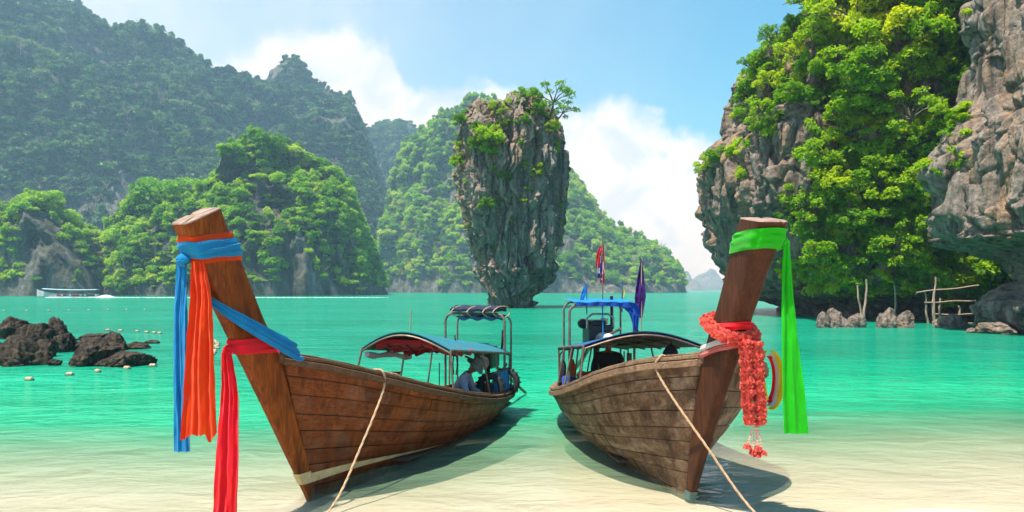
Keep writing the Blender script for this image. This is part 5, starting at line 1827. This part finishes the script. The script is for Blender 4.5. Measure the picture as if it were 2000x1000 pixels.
        jj['t2'] = tuple(w_ + d_ * 0.075 - sdv * sg * 0.05 - dn * 0.02)
        ee += [('w', 't1'), ('t1', 't2')]
        rr_.update({'t1': 0.011, 't2': 0.009})
        link('hand', skin_mesh('hand', jj, ee, rr_, M['skin'], 1), None, e)
    return e


# left boatman: side on, bent over his work, legs crossed
lp = BL.ray(884, 768, y=0.05)
J = {'pelvis': (0, 0, 0.12), 'belly': (0.02, 0, 0.28), 'chest': (0.13, 0, 0.47), 'neck': (0.25, 0, 0.60), 'head': (0.34, 0, 0.69), 'look': (0.75, 0, -0.75),
     'shl': (0.16, 0.18, 0.50), 'ell': (0.24, 0.24, 0.26), 'wrl': (0.44, 0.10, 0.20), 'shr': (0.16, -0.18, 0.50), 'elr': (0.26, -0.24, 0.25), 'wrr': (0.45, -0.10, 0.19),
     'hipl': (0.03, 0.11, 0.10), 'knl': (0.34, 0.30, 0.14), 'anl': (0.24, -0.02, 0.05), 'toel': (0.30, -0.14, 0.05), 'hipr': (0.03, -0.11, 0.10), 'knr': (0.36, -0.28, 0.13), 'anr': (0.32, 0.05, 0.05), 'toer': (0.36, 0.17, 0.05)}
wpos_l = BL.world((lp[0], 0.12, 0.40))
person(wpos_l, R(-12), 'seated man in pale shirt and patterned hat bent over in the left boat', J, M['shirt'], M['hat_camo'], M['trousers'], 0.05)
seatL = BL.local(wpos_l)
MB().box(seatL + np.array([0.0, 0.05, -0.03]), (0.5, 0.9, 0.05), bev=0.01).build('work_bench', M['rail_l'], BL.e)
# right boatman: facing the beach, all in black, hands in his lap
rp = BR.ray(1188, 740, x=-BR.L * 0.70)
J2 = {'pelvis': (0, 0, 0.12), 'belly': (0.0, 0, 0.28), 'chest': (0.03, 0, 0.48), 'neck': (0.06, 0, 0.63), 'head': (0.10, 0, 0.745), 'look': (0.96, 0, -0.28),
      'shl': (0.03, 0.20, 0.52), 'ell': (0.10, 0.27, 0.28), 'wrl': (0.30, 0.07, 0.24), 'shr': (0.03, -0.20, 0.52), 'elr': (0.10, -0.27, 0.28), 'wrr': (0.30, -0.07, 0.24),
      'hipl': (0.03, 0.11, 0.11), 'knl': (0.42, 0.20, 0.16), 'anl': (0.44, 0.16, -0.24), 'toel': (0.56, 0.18, -0.28), 'hipr': (0.03, -0.11, 0.11), 'knr': (0.42, -0.20, 0.16), 'anr': (0.44, -0.16, -0.24), 'toer': (0.56, -0.18, -0.28)}
wpos_r = BR.world((rp[0], rp[1], 0.72))
person(wpos_r, BR.rz - R(12), 'seated man in black with pale hat facing the beach in the right boat', J2, M['black_cloth'], M['hat_white'], M['black_cloth'], 0.015)
seatR = BR.local(wpos_r)
MB().box(seatR + np.array([-0.02, 0, -0.03]), (0.42, 0.9, 0.05), bev=0.01).build('stern_bench', M['rail_r'], BR.e)
MB().box(seatR + np.array([-0.1, 0, -0.26]), (0.3, 0.7, 0.42), bev=0.01).build('bench_box', M['inner'], BR.e)
# ------------------------------------------------------------------ boulders
def boulder(px0, px1, py0, py1, seed, label, lean=0.0, group='dark boulders in the shallows', mat='boulder'):
    d = dwater(min(py1, 716))
    if py1 < 640:
        d = dwater(640)
    x0, x1 = (px0 - 1000) / FPX * d, (px1 - 1000) / FPX * d
    ztop = CAMZ - (py0 - HOR) / FPX * d
    rx, rz_ = (x1 - x0) / 2, max(ztop, 0.12)
    nA, nF = 100, 64
    t_, f_ = np.meshgrid(np.linspace(0, 2 * math.pi, nA + 1)[:-1], np.linspace(0.03, math.pi - 0.03, nF), indexing='ij')
    D = np.stack([np.cos(t_) * np.sin(f_), np.sin(t_) * np.sin(f_), np.cos(f_)], -1)
    rg_ = np.random.default_rng(seed)
    rad = np.ones(D.shape[:2])
    for _ in range(15):                                  # flat broken faces
        n_ = rg_.normal(size=3)
        n_ /= np.linalg.norm(n_)
        h_ = rg_.uniform(0.55, 0.9)
        dp = D @ n_
        rad = np.where(dp > 1e-3, np.minimum(rad, h_ / np.maximum(dp, 1e-3)), rad)
    f1, f2, cid = worley(D * 2.6 + seed * 3.3, seed)
    rad = rad * 1.18 + 0.10 * fbm(D * 2.4 + seed, 3, seed) + 0.12 * (cid - 0.5) + 0.09 * fbm(D * 8, 4, seed + 3, ridged=True) - 0.09 * np.exp(-(f2 - f1) * 14)
    P = D * rad[..., None]
    P[..., 0] = P[..., 0] * rx * 1.05 + lean * P[..., 2] * rx
    P[..., 1] *= max(rx * 0.8, rz_ * 0.5)
    P[..., 2] = P[..., 2] * rz_ * 0.78 + rz_ * 0.2
    P[..., 2] += ztop - P[..., 2].max()
    o = link('boulder', mesh_np('boulder', P, grid_faces(nA, nF, cu=True)), M[mat])
    o.location = ((x0 + x1) / 2, d + rx * 0.5, 0)
    tag(o, label, 'boulder', group)
    return o


for i, (x0, x1, y0, y1, ln, lab) in enumerate((
        (-30, 58, 617, 662, 0, 'large dark boulder at the left edge behind the others'),
        (16, 88, 630, 682, 0.35, 'slanting ridged boulder left of the pointed one'),
        (76, 132, 618, 668, -0.2, 'tall pointed boulder with a steep right side'),
        (-16, 70, 654, 715, -0.35, 'big dark boulder nearest the left edge of the picture'),
        (62, 104, 662, 697, 0.2, 'dark boulder wedged beside the big front left one'),
        (90, 143, 650, 688, -0.1, 'tan weathered boulder below the tall pointed one'),
        (58, 98, 676, 703, -0.2, 'small wedge boulder at the foot of the left pile'),
        (144, 208, 651, 664, 0, 'long flat dark rock barely above the water'),
        (150, 216, 656, 688, 0.1, 'rough boulder behind the big central one'),
        (200, 246, 647, 684, -0.25, 'upright boulder at the right of the rocky group'),
        (126, 218, 661, 714, 0.15, 'big smooth-faced boulder in the middle of the group'),
        (186, 279, 685, 716, 0.2, 'low rounded boulder at the front right of the group'),
        (242, 283, 667, 682, 0, 'small low boulder apart at the right of the group'),
        (282, 308, 664, 671, 0, 'farthest right flat rock of the group'),
        (88, 114, 701, 714, 0, 'little round stone between the two front boulders'),
        (8, 40, 710, 716, 0, 'wet stone awash below the front left boulder'))):
    boulder(x0, x1, y0, y1, 100 + i, lab, ln)
for i, (x0, x1, y0, y1, lab) in enumerate((
        (1602, 1628, 608, 622, 'small grey rock at the left foot of the headland'),
        (1616, 1660, 601, 624, 'wide grey rock at the foot of the headland'),
        (1656, 1690, 611, 625, 'flat grey rock between the leaning poles and the wide rock'),
        (1716, 1758, 600, 628, 'rough brown rock behind the lone pole'),
        (1750, 1790, 606, 630, 'pale brown rock right of the lone pole'),
        (1838, 1900, 612, 634, 'low dark rock behind the pole fence'),
        (1930, 1998, 628, 652, 'grey barnacled rock at the foot of the near cliff'),
        (1890, 1912, 640, 650, 'tiny rock awash before the pole fence'))):
    boulder(x0, x1, y0, y1, 300 + i, lab, 0, 'rocks along the foot of the right cliffs', 'rock_cliff')


# ------------------------------------------------------------------ poles in the water on the right
def pole(px0, py0, px1, py1, label, e=None, name='mooring_pole', r=0.075, d=None):
    d = d or dwater(py0)
    p0, p1 = W(px0, py0, d), W(px1, py1, d)
    ax = p1 - p0
    k = np.linspace(-0.12, 1, 14)[:, None]
    path = ax * k + np.array([1, 0.4, 0]) * (0.05 * np.sin(k * 7 + px0) + 0.02 * np.sin(k * 17))
    mb = MB().tube(path, [r * (1.1 - 0.35 * t_) * (1 + 0.08 * math.sin(t_ * 31)) for t_ in k[:, 0]], 9)
    if e is None:
        e = empty(name, tuple(p0))
        tag(e, label, 'pole', 'bare poles standing in the water')
        mb.build('shaft', M['pole_wood'], e)
        MB().tube([path[9], path[9] + np.array([0.06, -0.05, 0.22])], [0.03, 0.012], 6).build('knot_stub', M['pole_wood'], e)
    else:
        mb.v = [tuple(np.asarray(v) + p0 - np.array(e.location)) for v in mb.v]
        mb.build('post', M['pole_wood'], e)
    return e


pole(1684, 630, 1674, 557, 'thin pole leaning left, one of the leaning pair')
pole(1687, 632, 1693, 546, 'taller pole leaning right, one of the leaning pair', r=0.09)
pole(1750, 630, 1747, 553, 'lone straight pole in the water before the brown rock')
ef = empty('pole_fence', tuple(W(1824, 634, dwater(634))))
tag(ef, 'rough fence of bare poles and rails in the water by the cave', 'fence')
for q in ((1812, 632, 1806, 567), (1823, 635, 1827, 541), (1835, 634, 1836, 582), (1875, 634, 1873, 598), (1907, 636, 1905, 604), (1823, 634, 1822, 570), (1909, 634, 1909, 590)):
    pole(*q, None, ef)
for q in ((1790, 571, 1912, 558), (1806, 591, 1905, 587), (1824, 614, 1938, 614), (1860, 631, 1930, 630)):
    p0, p1 = W(q[0], q[1], dwater(634) - 0.1), W(q[2], q[3], dwater(634) + 0.1)
    k = np.linspace(0, 1, 12)[:, None]
    pth = p0 + (p1 - p0) * k + np.array([0, 0.02, 0.03]) * np.sin(k * 9 + q[0]) - np.array(ef.location)
    MB().tube(pth, 0.05, 8).build('rail', M['pole_wood'], ef)

# ------------------------------------------------------------------ swimming-line floats
bm_ = MB().lathe([(0.001, -0.17), (0.05, -0.165), (0.105, -0.12), (0.115, -0.05), (0.108, 0.0), (0.115, 0.05), (0.105, 0.12), (0.05, 0.165), (0.001, 0.17)], 16, axis='x')
buoy_me = bm_.mesh('float')
buoy_me.materials.append(M['buoy'])
cap_me = MB().lathe([(0.04, 0.16), (0.045, 0.19), (0.02, 0.21), (0.001, 0.21)], 10, axis='x').lathe([(0.001, -0.21), (0.02, -0.21), (0.045, -0.19), (0.04, -0.16)], 10, axis='x').mesh('cap')
cap_me.materials.append(M['buoy_dark'])
ORD = ['first', 'second', 'third', 'fourth', 'fifth', 'sixth', 'seventh', 'eighth', 'ninth', 'tenth', 'eleventh', 'twelfth', 'thirteenth', 'fourteenth']
FRONT = [(57, 743), (136, 733), (191, 727), (248, 721), (298, 716), (384, 709)]
HOOK = [(396, 703), (412, 697), (416, 693), (419, 689), (419, 686), (424, 681), (422, 678), (425, 675), (424, 672), (422, 669), (420, 667), (414, 666), (382, 662)]
BACK = [(312, 652), (301, 651), (286, 650), (268, 648), (235, 647), (210, 646)]
DIST = [(8, 607), (52, 607), (95, 607), (135, 606), (173, 606), (211, 605), (247, 605), (283, 605)]
rg = random.Random(12)
for pts, sc_, gname, lab in ((FRONT, 0.62, 'front row of floats', 'cream float, %s from the left in the row before the boulders'),
                             (HOOK, 0.58, 'bunched floats in a hook', 'small float, %s from the near end of the hooked string left of the prow'),
                             (BACK, 0.7, 'floats behind the boulders', 'small float, %s from the right in the row behind the boulders'),
                             (DIST, 0.8, 'far row of floats', 'tiny float, %s from the left in the far straight row')):
    prev = None
    for i, (px, py) in enumerate(pts):
        d = dwater(py)
        e = empty('swimming_float', ((px - 1000) / FPX * d, d, 0.045 * sc_), rg.uniform(-0.5, 0.5))
        s_ = sc_ * rg.uniform(0.92, 1.1)
        e.scale = (s_, s_, s_)
        tag(e, lab % ORD[i], 'float', gname)
        link('float', buoy_me, None, e)
        link('cap', cap_me, None, e)

# ------------------------------------------------------------------ passing boat far left, with wake
fd = dwater(581.5)
M['hull_white'] = plain('painted_hull', (0.62, 0.62, 0.60), (0.4, 0.38, 0.36), 0.5, 0.8)
M['roof_pale'] = plain('pale_roof', (0.34, 0.55, 0.60), (0.28, 0.45, 0.5), 0.5, 1.0)
ebt = empty('passenger_boat', (px_x(132, fd), fd, 0))
tag(ebt, 'long passenger boat with pale roof speeding past the small islet', 'boat')
Lf = px_x(190, fd) - px_x(70, fd)
s_ = np.linspace(0, 1, 30)
zt = 1.0 + 1.6 * (1 - s_) ** 5 + 0.15 * s_
wb = 0.95 * np.sin(np.clip(s_ * 1.25 + 0.01, 0, 1.25) / 1.25 * math.pi * 0.72)
xh = -Lf / 2 + Lf * s_
G = np.array([[(x_, y_ * w_, z_) for y_, z_ in ((-1.0, zz_), (-0.9, 0.45), (-0.45, -0.2 + 1.1 * (1 - q_) ** 6), (0.45, -0.2 + 1.1 * (1 - q_) ** 6), (0.9, 0.45), (1.0, zz_))] for x_, w_, zz_, q_ in zip(xh, wb, zt, s_)])
MB().grid(G).build('hull', M['hull_white'], ebt)
for s0_, s1_, mt in ((0.36, 0.44, 'flag_red'), (0.46, 0.52, 'purple'), (0.54, 0.58, 'tarp_blue'), (0.62, 0.74, 'flag_red'), (0.76, 0.8, 'teal_bag'), (0.84, 0.99, 'black')):
    i0, i1 = int(s0_ * 29), max(int(s1_ * 29), int(s0_ * 29) + 1)
    Gb = G[i0:i1 + 1, 0:2].copy()
    Gb[:, :, 1] -= 0.02
    Gb[:, 0, 2] -= 0.1
    Gb[:, 1, 2] += 0.05
    MB().slab(Gb, Gb + np.array([0, 0.01, 0])).build('painted_panel', M[mt], ebt)
u_, v_ = np.meshgrid(np.linspace(0, 1, 24), np.linspace(-1, 1, 9), indexing='ij')
Gr = np.stack([-Lf / 2 + Lf * (0.11 + 0.88 * u_), v_ * 1.05, 2.6 - 0.25 * u_ + 0.18 * np.cos(v_ * 1.5) - 0.2 * np.sin(u_ * 3.1)], -1)
MB().slab(Gr + np.array([0, 0, 0.07]), Gr).build('roof', M['roof_pale'], ebt)
for sx in np.linspace(0.16, 0.95, 9):
    for y_ in (-0.85, 0.85):
        MB().tube([(-Lf / 2 + Lf * sx, y_, 1.0), (-Lf / 2 + Lf * sx, y_, 2.65)], 0.035, 6).build('roof_post', M['steel'], ebt)
rg = random.Random(3)
for k in range(11):
    sx = 0.3 + 0.052 * k + rg.uniform(-0.01, 0.01)
    ep = empty('person', (ebt.location.x - Lf / 2 + Lf * sx, fd + rg.uniform(-0.4, 0.3), 0.7))
    tag(ep, 'dark seated figure, %s from the bow of the passing boat' % ORD[k], 'person', 'passengers on the passing boat')
    jn = {'pelvis': (0, 0, 0.1), 'chest': (-0.02, 0, 0.5), 'neck': (-0.03, 0, 0.66), 'head': (-0.05, 0, 0.8), 'sl': (-0.02, 0.2, 0.55), 'el': (-0.1, 0.24, 0.3), 'wl': (-0.3, 0.1, 0.22), 'sr': (-0.02, -0.2, 0.55), 'er': (-0.1, -0.24, 0.3), 'wr': (-0.3, -0.1, 0.22), 'kl': (-0.42, 0.13, 0.12), 'fl': (-0.42, 0.13, -0.3), 'kr': (-0.42, -0.13, 0.12), 'fr': (-0.42, -0.13, -0.3)}
    ee_ = [('pelvis', 'chest'), ('chest', 'neck'), ('neck', 'head'), ('chest', 'sl'), ('sl', 'el'), ('el', 'wl'), ('chest', 'sr'), ('sr', 'er'), ('er', 'wr'), ('pelvis', 'kl'), ('kl', 'fl'), ('pelvis', 'kr'), ('kr', 'fr')]
    if k == 0:
        pass_me = skin_mesh('body', jn, ee_, {'pelvis': 0.15, 'chest': 0.16, 'neck': 0.06, 'head': 0.11, 'sl': 0.07, 'el': 0.05, 'wl': 0.035, 'sr': 0.07, 'er': 0.05, 'wr': 0.035, 'kl': 0.08, 'fl': 0.05, 'kr': 0.08, 'fr': 0.05}, M['trousers'], 1)
    link('body', pass_me, None, ep)
x_ = np.linspace(px_x(92, fd), px_x(760, fd), 400)
k = (x_ - x_[0]) / (x_[-1] - x_[0])
nw = fbm(np.stack([x_ * 0.5, x_ * 0, x_ * 0], -1), 3, 4)
hw = (0.30 + 1.2 * np.exp(-((x_ - px_x(212, fd)) / 3.5) ** 2) + 0.42 * nw).clip(0.02) * (1 - k ** 2.5).clip(0.02)
zc = 0.12 + 0.9 * np.exp(-((x_ - px_x(210, fd)) / 2.2) ** 2) * (0.6 + 0.5 * nw) + 0.12 * np.exp(-((x_ - px_x(100, fd)) / 3) ** 2)
Gw = np.array([[(a_, fd - 0.6 + q_ * h_ * 1.6, z_ * (1 - q_ * q_) + 0.01 + 0.03 * math.sin(a_ * 4 + q_ * 3)) for q_ in (-1, -0.6, -0.2, 0.2, 0.6, 1)] for a_, h_, z_ in zip(x_, hw, zc)])
ow = MB().grid(Gw).build('wake', M['foam'])
tag(ow, 'thin white foam wake trailing behind the passing boat', 'wake', kind='stuff')

# ------------------------------------------------------------------ shrubs and trees on the near rocks
def tree_kit(seed, n, leaf, lean=0.75, spread=0.8, r=(0.26, 0.46), nl=9, flat=0.72):
    rg_ = random.Random(seed)
    lobes, stems = [], MB()
    c0 = np.array([lean, 0, 0.75])
    trunk = [np.zeros(3), np.array([lean * 0.35, 0.03, 0.22]), np.array([lean * 0.7, -0.02, 0.5]), c0]
    stems.tube(trunk, [0.075, 0.06, 0.045, 0.025], 7)
    for i in range(nl):
        an = 2 * math.pi * i / nl + rg_.uniform(-0.4, 0.4)
        q = spread * rg_.uniform(0.35, 1.0)
        c = c0 + np.array([q * math.cos(an), q * math.sin(an), rg_.uniform(-0.5, 0.5)])
        lobes.append((*c, rg_.uniform(*r)))
        b0 = trunk[rg_.choice((1, 2, 2))]
        stems.tube([b0, (b0 + c) / 2 + np.array([0, 0, 0.08]), c], [0.035, 0.022, 0.008], 6)
        for _ in range(2):
            w_ = np.array([rg_.uniform(-1, 1), rg_.uniform(-1, 1), rg_.uniform(-0.3, 1)]) * 0.3
            stems.tube([(b0 + c) / 2 + np.array([0, 0, 0.08]), c + w_ * 0.6, c + w_], [0.014, 0.010, 0.005], 5)
    tm = stems.mesh('trunk')
    tm.materials.append(M['bark'])
    cm = crown_mesh('crown', seed, n, leaf, lobes, flat, M['leaf_lime'], 0.55)
    return tm, cm


KITS = [tree_kit(200 + i, 2500, 0.058, [0.7, 0.55, 0.9, 0.6, 0.8, 0.5][i], [0.75, 0.9, 0.7, 0.95, 0.8, 1.0][i], r=(0.13, 0.36), nl=[15, 18, 13, 19, 16, 20][i], flat=0.9) for i in range(6)]
SPARSE = [tree_kit(240 + i, 800, 0.058, 0.8, 0.95, (0.18, 0.32), 8) for i in range(2)]
rg = random.Random(99)


def cliff_plant(px, py, size, keys, label, group, kit=None, cat='shrub', name='shrub'):
    """size: crown half width in photo pixels"""
    h_ = surf(px, py, keys)
    if h_ is None:
        return None
    p, n, dist = h_
    sc_ = size / FPX * dist / 0.95
    e = empty(name, tuple(p - n * 0.25), math.atan2(n.y, n.x) + rg.uniform(-0.5, 0.5))
    e.scale = (sc_, sc_, sc_ * rg.uniform(0.9, 1.15))
    e.rotation_euler[1] = rg.uniform(-0.1, 0.2)
    tag(e, label, cat, group)
    tm, cm = kit or (KITS[rg.randrange(6)] if rg.random() < 0.86 or size < 20 else SPARSE[rg.randrange(2)])
    link('trunk', tm, None, e)
    link('crown', cm, None, e)
    return e


def ranked(pts, rows, text):
    """labels by row from the top and place from the left"""
    out = {}
    ys = sorted(pts, key=lambda q: q[1])
    n = math.ceil(len(ys) / rows)
    for r_ in range(rows):
        row = sorted(ys[r_ * n:(r_ + 1) * n])
        for i_, q in enumerate(row):
            out[q] = text % (ORD[r_], ORD[i_])
    return out


TL = 'lime green shrub rooted in the face of the rock tower'
TP = (
        (955, 292, 34, 'largest bright shrub in the middle of the rock tower'), (935, 270, 24, 'shrub just above the largest one on the rock tower'),
        (975, 310, 22, TL), (925, 300, 20, TL), (905, 322, 20, TL), (903, 250, 17, 'yellow green shrub at the top left shoulder of the rock tower'),
        (900, 296, 14, 'little shrub sticking out of the left side of the rock tower'), (972, 232, 20, 'bright shrub high on the tower left of the summit tree'),
        (982, 252, 15, TL), (950, 412, 22, 'shrub alone low on the face of the rock tower'), (985, 355, 15, TL), (912, 360, 9, TL), (1020, 330, 11, TL), (1052, 345, 16, 'dull green shrub on the right of the tower face'),
        (1022, 280, 9, TL), (1078, 262, 18, TL), (1092, 408, 9, TL), (918, 448, 8, TL), (1035, 250, 14, TL), (968, 490, 7, TL), (1058, 232, 20, TL), (1085, 290, 12, TL))
RK = ranked([q[:3] for q in TP if q[3] == TL], 4, 'lime shrub on the rock tower, %s row from the top, %s from the left')
for px, py, s_, lab in TP:
    lab = RK.get((px, py, s_), lab)
    cliff_plant(px, py, s_, ('tower',), lab, 'shrubs on the rock tower')
cliff_plant(1022, 214, 26, ('tower',), 'leafy little tree on the summit of the rock tower', 'shrubs on the rock tower', None, 'tree', 'small_tree')
cliff_plant(1074, 226, 40, ('tower',), 'loose airy tree leaning right from the tower summit', 'shrubs on the rock tower', SPARSE[0], 'tree', 'small_tree')
cliff_plant(1088, 236, 24, ('tower',), 'sparse branch hanging out over the tower right edge', 'shrubs on the rock tower', SPARSE[1], 'tree', 'small_tree')

HB = 'lime green tree in the dense growth covering the right headland'
HU = 'lime green shrub on the upper dark rock of the headland'
UP = (
        (1405, 335, 38, 'lime bush standing out on the headland corner above the sea'), (1436, 360, 28, 'lime shrub beside the corner bush of the headland'), (1386, 345, 26, 'pale bush jutting out over open water at the headland corner'),
        (1478, 150, 34, HU), (1520, 110, 40, HU), (1560, 130, 36, HU), (1500, 185, 40, HU), (1478, 220, 40, HU), (1508, 235, 42, HU), (1462, 250, 30, HU), (1545, 200, 34, HU), (1585, 170, 34, HU), (1590, 90, 38, HU), (1545, 75, 30, HU), (1496, 258, 28, HU), (1600, 215, 26, HU))
RK = ranked([q[:3] for q in UP if q[3] == HU], 3, 'lime shrub on the dark upper headland rock, %s row down, %s from the left')
for px, py, s_, lab in UP:
    lab = RK.get((px, py, s_), lab)
    cliff_plant(px, py, s_ * 0.82, ('head',), lab, 'shrubs on the upper headland')
HT = ((1620, 60, 52), (1660, 40, 60), (1645, 110, 50), (1690, 90, 58), (1730, 60, 60), (1770, 40, 56), (1815, 30, 50), (1850, 60, 46), (1700, 160, 56), (1750, 130, 56), (1800, 110, 54), (1845, 130, 46), (1690, 230, 54), (1735, 200, 52), (1785, 190, 50),
                   (1670, 290, 50), (1720, 280, 54), (1770, 270, 50), (1640, 340, 46), (1690, 350, 52), (1740, 350, 50), (1790, 340, 44), (1625, 390, 46), (1675, 410, 50), (1725, 420, 50), (1775, 410, 46), (1810, 430, 36), (1600, 440, 44), (1650, 460, 48),
                   (1700, 480, 48), (1750, 480, 46), (1800, 490, 42), (1565, 470, 38), (1600, 500, 44), (1560, 520, 42), (1640, 530, 46), (1690, 530, 40), (1590, 545, 38), (1740, 530, 40), (1790, 540, 34), (1840, 520, 36), (1830, 548, 28), (1625, 18, 44), (1860, 200, 34), (1835, 250, 36), (1560, 410, 26), (1548, 440, 22))
RK = ranked(list(HT), 8, 'lime green headland tree, %s row from the top, %s from the left')
for px, py, s_ in HT:
    HB = RK[(px, py, s_)]
    cliff_plant(px, py, s_, ('head',), HB, 'trees covering the right headland', None, 'tree', 'cliff_tree')
for px, py, s_, lab in ((1872, 150, 22, 'green shrub at the upper left edge of the near cliff'), (1856, 235, 20, 'spiky pale shrub on the left shoulder of the near cliff'), (1880, 90, 20, 'small shrub near the top of the near cliff edge')):
    cliff_plant(px, py, s_, ('near', 'head'), lab, 'shrubs on the near cliff')

# trees one can pick out on the islets
LT = [tree_kit(270 + i, 1500, 0.085, 0.0, 0.85, (0.3, 0.5), 10, 0.7) for i in range(3)]
for tm_, cm_ in LT:
    cm_.materials.clear()
    cm_.materials.append(M['leaf_islet'])
BV['islet'] = bvh_of(bpy.data.meshes['islet'])
BV['islet2'] = bvh_of(bpy.data.meshes['islet.001'])
for i_, (px, py, s_, key, lab) in enumerate((
        (322, 392, 44, 'islet', 'broad crowned tree rising behind the left prow top'), (285, 420, 26, 'islet', 'round tree left of the broad crowned one'), (365, 400, 30, 'islet', 'leafy tree right of the broad crowned one'),
        (478, 318, 26, 'islet', 'tree on the upper left crest of the large islet'), (520, 302, 30, 'islet', 'tree on the very top of the large islet'), (565, 312, 26, 'islet', 'tree just right of the large islet summit'),
        (612, 326, 24, 'islet', 'tree on the right shoulder of the large islet'), (650, 350, 20, 'islet', 'last crest tree at the right end of the large islet'), (430, 372, 24, 'islet', 'tree in the saddle of the large islet'), (235, 470, 26, 'islet', 'spreading tree on the low left end of the large islet'),
        (80, 408, 26, 'islet2', 'tree on the top of the small left islet'), (40, 420, 20, 'islet2', 'tree on the left shoulder of the small islet'), (125, 432, 20, 'islet2', 'tree on the right shoulder of the small islet'), (152, 470, 18, 'islet2', 'tree low on the right slope of the small islet'))):
    h_ = surf(px, py, (key,))
    if h_ is None:
        continue
    p, n, dist = h_
    sc_ = s_ / FPX * dist / 0.95
    e = empty('islet_tree', tuple(p - Vector((0, 0, sc_ * 0.3))), i_ * 1.3)
    e.scale = (sc_, sc_, sc_)
    tag(e, lab, 'tree', 'trees standing out on the islets')
    link('trunk', LT[i_ % 3][0], None, e)
    link('crown', LT[i_ % 3][1], None, e)
# ------------------------------------------------------------------ air
hz = MB().box((0, 1950, 246), (9000, 4700, 508)).build('haze', None, None, False)
hm = bpy.data.materials.new('haze')
hm.use_nodes = True
hm.node_tree.nodes.clear()
pv = hm.node_tree.nodes.new('ShaderNodeVolumePrincipled')
pv.inputs['Color'].default_value = (0.42, 0.76, 1.0, 1)
pv.inputs['Absorption Color'].default_value = (1, 1, 1, 1)
pv.inputs['Density'].default_value = 0.00040
pv.inputs['Anisotropy'].default_value = 0.0
ho = hm.node_tree.nodes.new('ShaderNodeOutputMaterial')
hm.node_tree.links.new(pv.outputs[0], ho.inputs['Volume'])
hz.data.materials.append(hm)
tag(hz, 'thin bluish sea haze over the bay', 'haze', kind='stuff')
